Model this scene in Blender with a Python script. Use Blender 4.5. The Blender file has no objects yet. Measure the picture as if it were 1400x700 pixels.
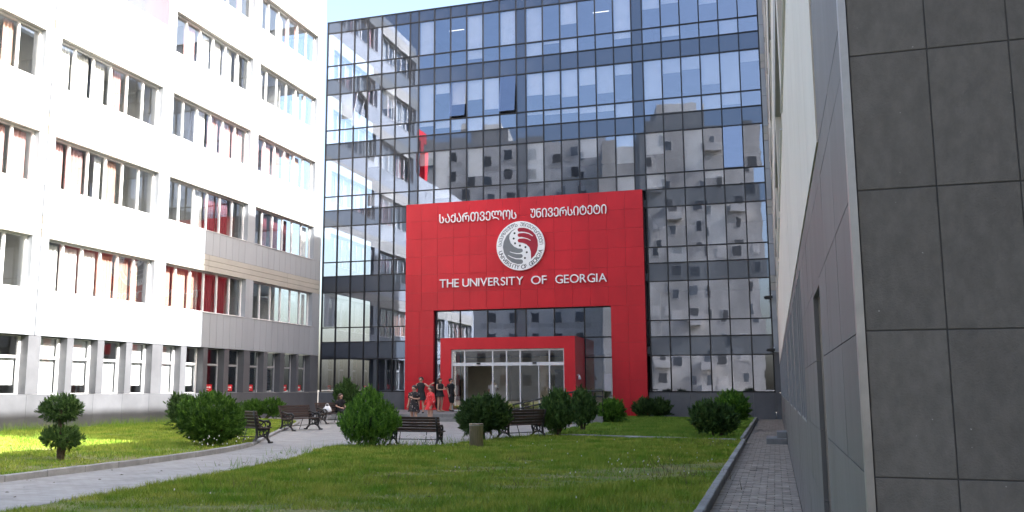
import bpy, bmesh, math, random
import numpy as np
from mathutils import Vector, Matrix

R = math.radians
random.seed(7)
rng = np.random.default_rng(7)
SC = bpy.context.scene
COL = SC.collection

# ------------------------------------------------------------------ camera
cam_d = bpy.data.cameras.new('camera')
cam = bpy.data.objects.new('camera', cam_d)
COL.objects.link(cam)
cam.location = (0, 0, 1.6)
cam.rotation_euler = (R(90 + 8.175), 0, R(18.27))
cam_d.sensor_fit = 'HORIZONTAL'
cam_d.sensor_width = 36
cam_d.lens = 1260 / 1400 * 36
cam_d.shift_x = 60 / 1400
cam_d.clip_start = 0.05
cam_d.clip_end = 3000
SC.camera = cam

# ------------------------------------------------------------------ sky, sun, exposure
SUN_AZ = R(-7.4)          # measured from +X towards +Y
SUN_EL = R(33.6)
w = bpy.data.worlds.new('World')
SC.world = w
w.use_nodes = True
nt = w.node_tree
bg = nt.nodes['Background']
sky = nt.nodes.new('ShaderNodeTexSky')
sky.sky_type = 'NISHITA'
sky.sun_disc = False
sky.sun_elevation = SUN_EL
sky.sun_rotation = R(90) - SUN_AZ
sky.air_density = 1.0
sky.dust_density = 5.0
sky.ozone_density = 1.0
nt.links.new(sky.outputs[0], bg.inputs[0])
bg.inputs[1].default_value = 0.15

sun_d = bpy.data.lights.new('sun', 'SUN')
sun_d.energy = 5.0
sun_d.angle = R(0.55)
sun_d.color = (1.0, 0.965, 0.92)
sun = bpy.data.objects.new('sun', sun_d)
COL.objects.link(sun)
dsun = Vector((math.cos(SUN_EL) * math.cos(SUN_AZ), math.cos(SUN_EL) * math.sin(SUN_AZ), math.sin(SUN_EL)))
sun.rotation_euler = dsun.to_track_quat('Z', 'Y').to_euler()
sun.location = (30, 0, 40)

SC.view_settings.view_transform = 'Standard'
SC.view_settings.look = 'None'
SC.view_settings.gamma = 1
SC.view_settings.use_curve_mapping = False
SC.view_settings.exposure = 2.0
SC.render.engine = 'CYCLES'
SC.cycles.use_denoising = True
SC.cycles.max_bounces = 10
SC.cycles.transparent_max_bounces = 16
SC.cycles.caustics_reflective = False
SC.cycles.caustics_refractive = False

# ------------------------------------------------------------------ materials
M = {}


def pmat(name, c, rough=0.6, var=0.12, scale=3.0, bump=0.0, bscale=60, metal=0.0, spec=0.4, c2=None,
         specks=None, rnd=0.0, stretch=(1, 1, 1), coat=0.0, lo=0.35, hi=0.65):
    m = bpy.data.materials.new(name)
    m.use_nodes = True
    n = m.node_tree
    b = n.nodes['Principled BSDF']
    b.inputs['Roughness'].default_value = rough
    b.inputs['Metallic'].default_value = metal
    b.inputs['Specular IOR Level'].default_value = spec
    b.inputs['Coat Weight'].default_value = coat
    tc = n.nodes.new('ShaderNodeNewGeometry')
    mp = n.nodes.new('ShaderNodeMapping')
    mp.inputs['Scale'].default_value = stretch
    n.links.new(tc.outputs['Position'], mp.inputs[0])
    nz = n.nodes.new('ShaderNodeTexNoise')
    nz.inputs['Scale'].default_value = scale
    nz.inputs['Detail'].default_value = 6
    nz.inputs['Roughness'].default_value = 0.65
    n.links.new(mp.outputs[0], nz.inputs['Vector'])
    cr = n.nodes.new('ShaderNodeValToRGB')
    if c2 is None:
        c1 = tuple(max(0, x * (1 - var)) for x in c)
        c2 = tuple(min(1, x * (1 + var)) for x in c)
    else:
        c1 = c
    cr.color_ramp.elements[0].position = lo
    cr.color_ramp.elements[0].color = (*c1, 1)
    cr.color_ramp.elements[1].position = hi
    cr.color_ramp.elements[1].color = (*c2, 1)
    n.links.new(nz.outputs['Fac'], cr.inputs[0])
    out = cr.outputs[0]
    if rnd:
        oi = n.nodes.new('ShaderNodeObjectInfo')
        mr = n.nodes.new('ShaderNodeMapRange')
        mr.inputs[3].default_value = 1 - rnd
        mr.inputs[4].default_value = 1 + rnd
        n.links.new(oi.outputs['Random'], mr.inputs[0])
        mx = n.nodes.new('ShaderNodeMix')
        mx.data_type = 'RGBA'
        mx.blend_type = 'MULTIPLY'
        mx.inputs[0].default_value = 1
        n.links.new(out, mx.inputs[6])
        n.links.new(mr.outputs[0], mx.inputs[7])
        out = mx.outputs[2]
    if specks:
        n2 = n.nodes.new('ShaderNodeTexNoise')
        n2.inputs['Scale'].default_value = specks[0]
        n2.inputs['Detail'].default_value = 1
        n.links.new(tc.outputs['Position'], n2.inputs['Vector'])
        r2 = n.nodes.new('ShaderNodeValToRGB')
        r2.color_ramp.elements[0].position = specks[1]
        r2.color_ramp.elements[1].position = specks[1] + 0.02
        n.links.new(n2.outputs['Fac'], r2.inputs[0])
        mx2 = n.nodes.new('ShaderNodeMix')
        mx2.data_type = 'RGBA'
        mx2.inputs[7].default_value = (*specks[2], 1)
        n.links.new(r2.outputs[0], mx2.inputs[0])
        n.links.new(out, mx2.inputs[6])
        out = mx2.outputs[2]
    n.links.new(out, b.inputs['Base Color'])
    if bump:
        n3 = n.nodes.new('ShaderNodeTexNoise')
        n3.inputs['Scale'].default_value = bscale
        n3.inputs['Detail'].default_value = 4
        n.links.new(tc.outputs['Position'], n3.inputs['Vector'])
        bp = n.nodes.new('ShaderNodeBump')
        bp.inputs['Strength'].default_value = bump
        bp.inputs['Distance'].default_value = 0.02
        n.links.new(n3.outputs['Fac'], bp.inputs['Height'])
        n.links.new(bp.outputs[0], b.inputs['Normal'])
    M[name] = m
    return m


def glass_mat(name, refl, tint, base, k=0.6, rough=0.0, wav=0.0):
    """thin coated glazing: mirror reflection mixed with tinted see-through"""
    m = bpy.data.materials.new(name)
    m.use_nodes = True
    n = m.node_tree
    n.nodes.remove(n.nodes['Principled BSDF'])
    o = n.nodes['Material Output']
    g = n.nodes.new('ShaderNodeBsdfGlossy')
    g.inputs['Color'].default_value = (*refl, 1)
    g.inputs['Roughness'].default_value = rough
    t = n.nodes.new('ShaderNodeBsdfTransparent')
    t.inputs['Color'].default_value = (*tint, 1)
    fr = n.nodes.new('ShaderNodeLayerWeight')
    fr.inputs['Blend'].default_value = 0.25
    mr = n.nodes.new('ShaderNodeMapRange')
    mr.inputs[3].default_value = base
    mr.inputs[4].default_value = min(1, base + k)
    n.links.new(fr.outputs['Fresnel'], mr.inputs[0])
    mx = n.nodes.new('ShaderNodeMixShader')
    n.links.new(mr.outputs[0], mx.inputs[0])
    n.links.new(t.outputs[0], mx.inputs[1])
    n.links.new(g.outputs[0], mx.inputs[2])
    n.links.new(mx.outputs[0], o.inputs['Surface'])
    if wav:
        tc = n.nodes.new('ShaderNodeNewGeometry')
        nz = n.nodes.new('ShaderNodeTexNoise')
        nz.inputs['Scale'].default_value = 1.3
        nz.inputs['Detail'].default_value = 1.5
        n.links.new(tc.outputs['Position'], nz.inputs['Vector'])
        bp = n.nodes.new('ShaderNodeBump')
        bp.inputs['Strength'].default_value = wav
        bp.inputs['Distance'].default_value = 0.02
        n.links.new(nz.outputs['Fac'], bp.inputs['Height'])
        n.links.new(bp.outputs[0], g.inputs['Normal'])
    M[name] = m
    return m


def opaque_glass(name, c, refl, base):
    m = bpy.data.materials.new(name)
    m.use_nodes = True
    n = m.node_tree
    b = n.nodes['Principled BSDF']
    b.inputs['Base Color'].default_value = (*c, 1)
    b.inputs['Roughness'].default_value = 0.5
    g = n.nodes.new('ShaderNodeBsdfGlossy')
    g.inputs['Color'].default_value = (*refl, 1)
    g.inputs['Roughness'].default_value = 0.01
    mx = n.nodes.new('ShaderNodeMixShader')
    mx.inputs[0].default_value = base
    n.links.new(b.outputs[0], mx.inputs[1])
    n.links.new(g.outputs[0], mx.inputs[2])
    n.links.new(mx.outputs[0], n.nodes['Material Output'].inputs['Surface'])
    M[name] = m
    return m


pmat('white_panel', (0.325, 0.35, 0.385), 0.45, 0.05, 0.6, rnd=0.03, stretch=(1, 1, 0.3))
pmat('cream_panel', (0.72, 0.67, 0.60), 0.5, 0.05, 0.8, rnd=0.03)
pmat('beige_panel', (0.37, 0.36, 0.335), 0.5, 0.06, 0.8, rnd=0.05)
pmat('core', (0.10, 0.10, 0.10), 0.8, 0.1)
pmat('grey_panel', (0.115, 0.12, 0.132), 0.35, 0.12, 0.9, rnd=0.08)
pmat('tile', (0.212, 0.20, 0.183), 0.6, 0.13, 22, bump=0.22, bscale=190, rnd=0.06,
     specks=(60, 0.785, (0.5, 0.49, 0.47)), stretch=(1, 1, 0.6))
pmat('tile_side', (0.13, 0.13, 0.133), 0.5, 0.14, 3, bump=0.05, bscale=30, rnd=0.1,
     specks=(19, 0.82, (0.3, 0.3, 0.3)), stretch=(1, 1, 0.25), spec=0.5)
pmat('trim', (0.42, 0.41, 0.40), 0.35, 0.1, 8, metal=0.6)
pmat('alu', (0.70, 0.70, 0.71), 0.35, 0.04, 4)
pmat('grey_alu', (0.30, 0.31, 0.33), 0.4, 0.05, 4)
pmat('mullion', (0.014, 0.0145, 0.017), 0.4, 0.1, 5)
pmat('red_panel', (0.58, 0.018, 0.030), 0.34, 0.10, 0.5, rnd=0.035, spec=0.3, stretch=(1, 1, 0.5))
pmat('red_edge', (0.33, 0.012, 0.02), 0.4, 0.1, 0.5)
pmat('room', (0.62, 0.62, 0.60), 0.8, 0.1, 0.5)
pmat('room_floor', (0.22, 0.20, 0.18), 0.5, 0.1, 1)
pmat('room_blue', (0.2, 0.21, 0.23), 0.8, 0.1, 0.5)
pmat('blind', (0.86, 0.865, 0.87), 0.7, 0.06, 1.5, rnd=0.1)
pmat('curtain_salmon', (0.62, 0.39, 0.32), 0.85, 0.15, 4, stretch=(1, 1, 0.1), rnd=0.2)
pmat('curtain_pink', (0.62, 0.38, 0.37), 0.85, 0.15, 4, stretch=(1, 1, 0.1), rnd=0.2)
pmat('curtain_wine', (0.13, 0.03, 0.04), 0.85, 0.15, 4, stretch=(1, 1, 0.1), rnd=0.2)
pmat('curtain_white', (0.72, 0.72, 0.70), 0.85, 0.08, 4, stretch=(1, 1, 0.1), rnd=0.1)
pmat('sticker_red', (0.62, 0.03, 0.04), 0.4, 0.05, 4)
pmat('paper', (0.78, 0.78, 0.76), 0.6, 0.05, 6)
pmat('sign_white', (0.92, 0.92, 0.91), 0.4, 0.03, 3)
pmat('sign_side', (0.10, 0.03, 0.03), 0.5, 0.1, 3)
pmat('emblem_grey', (0.20, 0.21, 0.22), 0.45, 0.05, 3)
pmat('emblem_red', (0.36, 0.008, 0.03), 0.45, 0.05, 3)
pmat('emblem_dark', (0.025, 0.025, 0.028), 0.5, 0.05, 3)
pmat('concrete', (0.30, 0.295, 0.28), 0.85, 0.22, 2.5, bump=0.3, bscale=40, rnd=0.12)
pmat('step_stone', (0.20, 0.20, 0.195), 0.75, 0.15, 3, bump=0.15, bscale=40, rnd=0.06)
pmat('paver', (0.33, 0.285, 0.235), 0.85, 0.22, 5, bump=0.3, bscale=60, rnd=0.22)
pmat('joint_soil', (0.05, 0.046, 0.038), 0.95, 0.2, 6)
pmat('apartment', (0.46, 0.435, 0.40), 0.9, 0.22, 0.25, stretch=(1, 1, 0.4))
pmat('apartment_light', (0.56, 0.53, 0.49), 0.9, 0.15, 0.3)
pmat('dark_pane', (0.12, 0.13, 0.14), 0.3, 0.3, 0.4, rnd=0.4)
pmat('roof_felt', (0.10, 0.10, 0.10), 0.9, 0.2, 1)
pmat('iron', (0.018, 0.017, 0.017), 0.45, 0.2, 20, spec=0.5)
pmat('bench_wood', (0.060, 0.040, 0.032), 0.5, 0.3, 9, stretch=(1, 1, 6), rnd=0.25)
pmat('bin_brass', (0.30, 0.25, 0.19), 0.38, 0.2, 6, metal=0.75, stretch=(6, 6, 0.6))
pmat('black_plastic', (0.02, 0.02, 0.022), 0.4, 0.1, 5)
pmat('bark', (0.085, 0.06, 0.042), 0.9, 0.3, 14, bump=0.5, bscale=30)
pmat('skin', (0.50, 0.30, 0.22), 0.5, 0.06, 8)
pmat('hair_dark', (0.018, 0.012, 0.010), 0.45, 0.3, 30)
pmat('hair_brown', (0.045, 0.022, 0.015), 0.45, 0.3, 30)
pmat('cloth_black', (0.016, 0.015, 0.017), 0.8, 0.2, 10)
pmat('cloth_floral', (0.018, 0.016, 0.018), 0.8, 0.2, 10, specks=(16, 0.66, (0.55, 0.42, 0.38)))
pmat('cloth_red', (0.66, 0.03, 0.035), 0.75, 0.15, 10, specks=(15, 0.67, (0.75, 0.5, 0.48)))
pmat('cloth_white', (0.74, 0.74, 0.74), 0.8, 0.05, 10)
pmat('cloth_jeans', (0.25, 0.30, 0.38), 0.8, 0.15, 10)
pmat('shoe', (0.04, 0.035, 0.035), 0.6, 0.1, 10)
pmat('shoe_tan', (0.35, 0.22, 0.14), 0.6, 0.1, 10)
pmat('leaf_thuja', (0.026, 0.085, 0.010), 0.6, 0, 7.0, stretch=(1, 1, 0.35), c2=(0.145, 0.30, 0.032), rnd=0.25, lo=0.38, hi=0.66, spec=0.25)
pmat('leaf_juniper', (0.020, 0.052, 0.013), 0.65, 0, 6.0, stretch=(1, 1, 0.4), c2=(0.105, 0.19, 0.045), rnd=0.2, lo=0.38, hi=0.66, spec=0.25)
pmat('leaf_core', (0.022, 0.05, 0.012), 0.9, 0.3, 8)
pmat('grass', (0.115, 0.25, 0.012), 0.75, 0, 1.3, c2=(0.35, 0.38, 0.065), lo=0.36, hi=0.62, spec=0.2)
pmat('grass_fresh', (0.10, 0.215, 0.022), 0.75, 0, 1.1, c2=(0.22, 0.31, 0.05), lo=0.36, hi=0.64, spec=0.2)
pmat('lawn_soil', (0.10, 0.15, 0.025), 0.95, 0, 0.9, c2=(0.24, 0.21, 0.085), bump=0.6, bscale=25, lo=0.38, hi=0.64)
pmat('weed', (0.13, 0.10, 0.05), 0.8, 0.3, 9)
pmat('flower', (0.72, 0.70, 0.66), 0.7, 0.05, 9)
pmat('earth', (0.12, 0.11, 0.095), 0.95, 0.2, 0.3)
glass_mat('facade_glass', (0.56, 0.63, 0.79), (0.97, 0.975, 0.98), 0.22, 0.5, wav=0.05)
opaque_glass('spandrel_glass', (0.012, 0.014, 0.02), (0.46, 0.57, 0.78), 0.155)
glass_mat('clear_glass', (0.9, 0.92, 0.95), (0.95, 0.96, 0.96), 0.10, 0.2)
glass_mat('door_glass', (0.9, 0.92, 0.93), (0.95, 0.95, 0.94), 0.09, 0.3)
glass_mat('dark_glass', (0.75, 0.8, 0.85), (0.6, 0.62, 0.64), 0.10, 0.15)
em = bpy.data.materials.new('tube_light')
em.use_nodes = True
em.node_tree.nodes['Principled BSDF'].inputs['Emission Color'].default_value = (1, 0.97, 0.9, 1)
em.node_tree.nodes['Principled BSDF'].inputs['Emission Strength'].default_value = 0.6
M['tube_light'] = em

# paving of plaza and path to the left: small block pattern
pm = pmat('plaza_paving', (0.31, 0.30, 0.28), 0.85, 0.26, 1.6, bump=0.1, bscale=30)
n = pm.node_tree
b = n.nodes['Principled BSDF']
br = n.nodes.new('ShaderNodeTexBrick')
br.inputs['Scale'].default_value = 1.0
br.inputs['Brick Width'].default_value = 0.25
br.inputs['Row Height'].default_value = 0.125
br.inputs['Mortar Size'].default_value = 0.006
br.inputs['Color1'].default_value = (0.40, 0.385, 0.36, 1)
br.inputs['Color2'].default_value = (0.30, 0.29, 0.27, 1)
br.inputs['Mortar'].default_value = (0.14, 0.13, 0.12, 1)
g = n.nodes.new('ShaderNodeNewGeometry')
n.links.new(g.outputs['Position'], br.inputs['Vector'])
old = b.inputs['Base Color'].links[0].from_socket
mx = n.nodes.new('ShaderNodeMix')
mx.data_type = 'RGBA'
mx.inputs[0].default_value = 0.55
n.links.new(old, mx.inputs[6])
n.links.new(br.outputs['Color'], mx.inputs[7])
n.links.new(mx.outputs[2], b.inputs['Base Color'])


# ------------------------------------------------------------------ helpers
def link(name, me, mat=None, parent=None, loc=None):
    o = bpy.data.objects.new(name, me)
    COL.objects.link(o)
    if mat is not None and me is not None:
        mm = M[mat] if isinstance(mat, str) else mat
        if not me.materials:
            me.materials.append(mm)
    if parent is not None:
        o.parent = parent
    if loc is not None:
        o.location = loc
    return o


def tag(o, label=None, cat=None, group=None, kind=None):
    if label:
        o['label'] = label
    if cat:
        o['category'] = cat
    if group:
        o['group'] = group
    if kind:
        o['kind'] = kind
    return o


def empty(name, loc=(0, 0, 0), rz=0.0):
    o = bpy.data.objects.new(name, None)
    COL.objects.link(o)
    o.location = loc
    o.rotation_euler = (0, 0, rz)
    o.empty_display_size = 0.2
    return o


class MB:
    def __init__(s):
        s.v = []
        s.f = []

    def box(s, x0, x1, y0, y1, z0, z1):
        i = len(s.v)
        s.v += [(x0, y0, z0), (x1, y0, z0), (x1, y1, z0), (x0, y1, z0),
                (x0, y0, z1), (x1, y0, z1), (x1, y1, z1), (x0, y1, z1)]
        s.f += [(i, i + 3, i + 2, i + 1), (i + 4, i + 5, i + 6, i + 7), (i, i + 1, i + 5, i + 4),
                (i + 1, i + 2, i + 6, i + 5), (i + 2, i + 3, i + 7, i + 6), (i + 3, i, i + 4, i + 7)]
        return s

    def quad(s, a, b, c, d):
        i = len(s.v)
        s.v += [a, b, c, d]
        s.f.append((i, i + 1, i + 2, i + 3))
        return s

    def tube(s, pts, r, n=6, cap=True):
        pts = [Vector(p) for p in pts]
        rr = r if isinstance(r, (list, tuple)) else [r] * len(pts)
        base = len(s.v)
        prev = None
        for k, p in enumerate(pts):
            t = (pts[min(k + 1, len(pts) - 1)] - pts[max(k - 1, 0)]).normalized()
            ref = Vector((0, 0, 1)) if abs(t.z) < 0.9 else Vector((1, 0, 0))
            if prev is not None:
                a = prev - t * prev.dot(t)
                a = a.normalized() if a.length > 1e-4 else t.cross(ref).normalized()
            else:
                a = t.cross(ref).normalized()
            bb = t.cross(a)
            prev = a
            for j in range(n):
                an = 2 * math.pi * j / n
                s.v.append(tuple(p + (a * math.cos(an) + bb * math.sin(an)) * rr[k]))
        for k in range(len(pts) - 1):
            for j in range(n):
                j2 = (j + 1) % n
                s.f.append((base + k * n + j, base + k * n + j2, base + (k + 1) * n + j2, base + (k + 1) * n + j))
        if cap:
            s.f.append(tuple(base + j for j in range(n - 1, -1, -1)))
            e = base + (len(pts) - 1) * n
            s.f.append(tuple(e + j for j in range(n)))
        return s

    def loft(s, rings, n=14, cap=True):
        """rings: (cx, cy, z, rx, ry)"""
        base = len(s.v)
        for (cx, cy, z, rx, ry) in rings:
            for j in range(n):
                a = 2 * math.pi * j / n
                s.v.append((cx + rx * math.cos(a), cy + ry * math.sin(a), z))
        for k in range(len(rings) - 1):
            for j in range(n):
                j2 = (j + 1) % n
                s.f.append((base + k * n + j, base + k * n + j2, base + (k + 1) * n + j2, base + (k + 1) * n + j))
        if cap:
            s.f.append(tuple(base + j for j in range(n - 1, -1, -1)))
            e = base + (len(rings) - 1) * n
            s.f.append(tuple(e + j for j in range(n)))
        return s

    def prism(s, poly, y0, y1):
        """polygon in XZ extruded along Y"""
        i = len(s.v)
        k = len(poly)
        s.v += [(x, y0, z) for x, z in poly] + [(x, y1, z) for x, z in poly]
        s.f.append(tuple(range(i, i + k)))
        s.f.append(tuple(range(i + 2 * k - 1, i + k - 1, -1)))
        for j in range(k):
            j2 = (j + 1) % k
            s.f.append((i + j2, i + j, i + k + j, i + k + j2))
        return s

    def mesh(s, name, smooth=False, bevel=0.0):
        me = bpy.data.meshes.new(name)
        me.from_pydata(s.v, [], s.f)
        if bevel:
            bm = bmesh.new()
            bm.from_mesh(me)
            bmesh.ops.bevel(bm, geom=bm.edges[:], offset=bevel, segments=1, affect='EDGES')
            bm.to_mesh(me)
            bm.free()
        if smooth:
            me.polygons.foreach_set('use_smooth', [True] * len(me.polygons))
        me.update()
        return me

    def build(s, name, mat, parent=None, smooth=False, bevel=0.0, loc=None):
        return link(name, s.mesh(name, smooth, bevel), mat, parent, loc)


_cache = {}


def box_part(name, mat, parent, x0, x1, y0, y1, z0, z1, bevel=0.0):
    """a box piece whose mesh data is shared between alike pieces; origin at its centre"""
    key = (mat, round(x1 - x0, 3), round(y1 - y0, 3), round(z1 - z0, 3), bevel)
    me = _cache.get(key)
    if me is None:
        hx, hy, hz = (x1 - x0) / 2, (y1 - y0) / 2, (z1 - z0) / 2
        me = MB().box(-hx, hx, -hy, hy, -hz, hz).mesh(name, bevel=bevel)
        me.materials.append(M[mat])
        _cache[key] = me
    o = bpy.data.objects.new(name, me)
    COL.objects.link(o)
    o.parent = parent
    c = Vector(((x0 + x1) / 2, (y0 + y1) / 2, (z0 + z1) / 2))
    if parent is not None:
        c -= PW.get(parent.name, Vector((0, 0, 0)))
    o.location = c
    return o


PW = {}     # world offset of parents (parents are never rotated or scaled where used with box_part)


def reg(o, parent_world=(0, 0, 0)):
    PW[o.name] = Vector(o.location) + Vector(parent_world)
    return o


def grid_lines(a, b, step):
    n = max(1, round((b - a) / step))
    return [a + (b - a) * i / n for i in range(n + 1)]


# ------------------------------------------------------------------ ground
me = MB().quad((-900, -900, -0.06), (900, -900, -0.06), (900, 900, -0.06), (-900, 900, -0.06)).mesh('ground')
tag(link('ground', me, 'earth'), kind='structure')


def sheet(name, poly, z, mat):
    me = bpy.data.meshes.new(name)
    me.from_pydata([(x, y, z) for x, y in poly], [], [tuple(range(len(poly)))])
    return tag(link(name, me, mat), kind='structure')


def arc(pts, n=6):
    """Catmull-Rom smoothing of an open polyline"""
    out = []
    P = [pts[0]] + list(pts) + [pts[-1]]
    for i in range(1, len(P) - 2):
        for k in range(n):
            t = k / n
            q = []
            for d in (0, 1):
                p0, p1, p2, p3 = P[i - 1][d], P[i][d], P[i + 1][d], P[i + 2][d]
                q.append(0.5 * (2 * p1 + (p2 - p0) * t + (2 * p0 - 5 * p1 + 4 * p2 - p3) * t * t + (3 * p1 - p0 - 3 * p2 + p3) * t ** 3))
            out.append(tuple(q))
    out.append(tuple(pts[-1]))
    return out


sheet('plaza', [(-26.8, -40), (-0.95, -40), (-0.95, 51.6), (-26.8, 51.6)], 0.0, 'plaza_paving')
LEFT_EDGE = arc([(-12.9, -6), (-12.85, 6), (-12.8, 13), (-12.9, 17), (-13.3, 20.5), (-14.0, 23.0)])
LEFT_EDGE2 = arc([(-14.0, 23.0), (-15.6, 26.5), (-17.6, 30.9), (-19.6, 35.5), (-21.5, 39.5), (-23, 41.5)])
lawn_left = [(-26.75, -6)] + LEFT_EDGE + LEFT_EDGE2[1:] + [(-26.75, 42.5)]
MAIN_EDGE = arc([(-9.9, -6), (-9.7, 6), (-9.55, 10.2), (-9.9, 15), (-10.5, 19.2), (-11.5, 22.6), (-11.2, 23.7), (-9.6, 24.3), (-8.9, 25.0), (-8.7, 26.7), (-8.2, 28.6), (-7.5, 30.6)])
lawn_main = MAIN_EDGE + [(-0.98, 29.1), (-0.98, -6)]
lawn_back = [(-7.6, 31.0), (-7.75, 42.3), (-7.75, 51.3), (-1.05, 51.3), (-1.05, 29.75)]
sheet('lawn', lawn_left, 0.03, 'lawn_soil')
sheet('lawn.001', lawn_main, 0.03, 'lawn_soil')
sheet('lawn.002', lawn_back, 0.03, 'lawn_soil')


def kerb(path, wdt, hgt, name='kerb', L=1.0, off=0.0):
    root = tag(empty(name), kind='structure')
    # resample
    P = [Vector((x, y, 0)) for x, y in path]
    pts = [P[0]]
    acc = 0
    for a, bb in zip(P[:-1], P[1:]):
        d = (bb - a).length
        t = L - acc
        while t <= d:
            pts.append(a + (bb - a) * (t / d))
            t += L
        acc = (acc + d) % L
    pts.append(P[-1])
    for a, bb in zip(pts[:-1], pts[1:]):
        d = bb - a
        if d.length < 0.15:
            continue
        l = d.length - 0.012
        key = ('kerb', round(l, 2), wdt, hgt)
        if key not in _cache:
            mm = MB().box(-l / 2, l / 2, -wdt / 2, wdt / 2, -0.1, hgt).mesh('kerb_stone', bevel=0.012)
            mm.materials.append(M['concrete'])
            _cache[key] = mm
        o = link('kerb_stone', _cache[key], None, root)
        c = (a + bb) / 2
        o.location = (c.x, c.y, random.uniform(-0.008, 0.008))
        o.rotation_euler = (random.uniform(-0.01, 0.01), random.uniform(-0.006, 0.006), math.atan2(d.y, d.x) + random.uniform(-0.008, 0.008))
    return root


kerb([(-0.96, 6), (-0.96, 29.1)], 0.12, 0.12)
kerb([(-1.04, 29.9), (-1.04, 51.2)], 0.12, 0.12)
kerb(LEFT_EDGE, 0.14, 0.12)
kerb(LEFT_EDGE2, 0.14, 0.08)
kerb([(-7.6, 30.9), (-1.2, 29.6)], 0.2, 0.09)
kerb([(-7.7, 31.2), (-7.8, 42.0)], 0.12, 0.08)
kerb([(-9.75, 6), (-9.62, 10.2), (-9.97, 15), (-10.57, 19.2)], 0.08, 0.035)

# side path of small pavers beside the grey wing
path = sheet('path', [(-0.9, -40), (0.27, -40), (0.27, 51.6), (-0.9, 51.6)], -0.012, 'joint_soil')
pv_stuff = MB()
nx = 5
pw = 1.165 / nx
row = 0
y = 10.6
cnt = 0
pv_me = MB().box(-(pw - 0.012) / 2, (pw - 0.012) / 2, -0.056, 0.056, -0.05, 0.0).mesh('paver', bevel=0.006)
pv_me.materials.append(M['paver'])
while y < 51.4:
    sh = (row % 2) * pw * 0.5
    sunk = -0.012 if 19.2 < y < 19.9 else 0
    for i in range(-1, nx + 1):
        x0 = -0.895 + i * pw + sh
        x1 = x0 + pw - 0.012
        a, c = max(x0, -0.893), min(x1, 0.262)
        if c - a < 0.04:
            continue
        z = random.uniform(-0.004, 0.004) + sunk * random.random()
        full = abs((c - a) - (x1 - x0)) < 1e-4
        if full and cnt < 290 and y > 12.2:
            o = link('paver', pv_me, None, path)
            o.location = ((a + c) / 2, y, z)
            o.rotation_euler = (random.uniform(-.02, .02), random.uniform(-.02, .02), random.uniform(-.02, .02))
            cnt += 1
        else:
            pv_stuff.box(a, c, y - 0.056, y + 0.056, -0.04, z)
    y += 0.124
    row += 1
tag(pv_stuff.build('paver_field', 'paver', path), kind='stuff')

# ------------------------------------------------------------------ glass building
D = 51.74
GB = reg(empty('glass_building', (-13.4, D, 0)))
tag(GB, 'dark glass curtain wall university building with a red entrance portal, closing the courtyard', 'building')
XC = [-26.71, -25.75, -24.79, -23.83, -22.87, -21.91, -20.93, -20.34, -19.29, -18.23, -17.18, -16.12, -15.07, -14.02,
      -13.43, -12.37, -11.31, -10.25, -9.19, -8.13, -7.07, -6.45, -5.38, -4.31, -3.24, -2.17, -1.10, -0.03]
NARROW = {6, 13, 20}
SP = [3.40, 7.50, 11.70, 16.05, 20.35]
rows = [(1.42, 3.40, 'win', 0, 'g')]
for k, s0 in enumerate(SP):
    nxt = SP[k + 1] if k < 4 else 24.50
    rows += [(s0, s0 + 1.02, 'sp', k, 's'), (s0 + 1.02, s0 + 1.92, 'win', k, 'small'), (s0 + 1.92, nxt, 'win', k, 'tall')]
rows.append((24.50, 25.25, 'sp', 5, 's'))
PORT = (-20.93, -6.63, 12.70)
TILT = {(2, 3, 'tall'): 9, (9, 3, 'tall'): 9, (12, 3, 'tall'): 10, (25, 2, 'tall'): 4}
blindp = {('tall', 4): 0.45, ('small', 4): 0.45, ('tall', 3): 0.82, ('small', 3): 0.6, ('tall', 2): 0.45, ('small', 2): 0.35,
          ('tall', 1): 0.12, ('small', 1): 0.10, ('tall', 0): 0.12, ('small', 0): 0.15, ('g', 0): 0.25}
rg = random.Random(21)
for c in range(len(XC) - 1):
    x0, x1 = XC[c] + 0.03, XC[c + 1] - 0.03
    for (z0, z1, typ, k, kind) in rows:
        if PORT[0] - 0.05 < (x0 + x1) / 2 < PORT[1] + 0.2 and z1 < PORT[2] + 0.3:
            continue
        if PORT[0] < (x0 + x1) / 2 < PORT[1] and z0 < PORT[2] < z1:
            z0 = PORT[2] - 0.02
        a, bz = z0 + 0.03, z1 - 0.03
        if typ == 'sp' or c in NARROW:
            o = box_part('spandrel_panel', 'spandrel_glass', GB, x0, x1, D + 0.02, D + 0.05, a, bz)
        else:
            o = box_part('window_pane', 'facade_glass', GB, x0, x1, D + 0.02, D + 0.03, a, bz)
        o.rotation_euler = (R(rg.uniform(-0.25, 0.25)), 0, R(rg.uniform(-0.3, 0.3)))
        tl = TILT.get((c, k, kind))
        if tl and typ == 'win':
            h = (bz - a) / 2
            o.rotation_euler = (R(-tl), 0, 0)
            o.location.y += -math.sin(R(tl)) * h - 0.03
            o.location.z += h * (1 - math.cos(R(tl)))
        if typ == 'win' and c not in NARROW and rg.random() < blindp[(kind, k)] * (0.25 if c < 6 else 1.0):
            f = 1.0 if rg.random() < 0.45 else rg.uniform(0.2, 0.85)
            if kind == 'g':
                f = 1.0
            box_part('blind', 'blind', GB, x0 + 0.02, x1 - 0.02, D + 0.16, D + 0.17, round(bz - (bz - a) * f, 1), bz)
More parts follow.
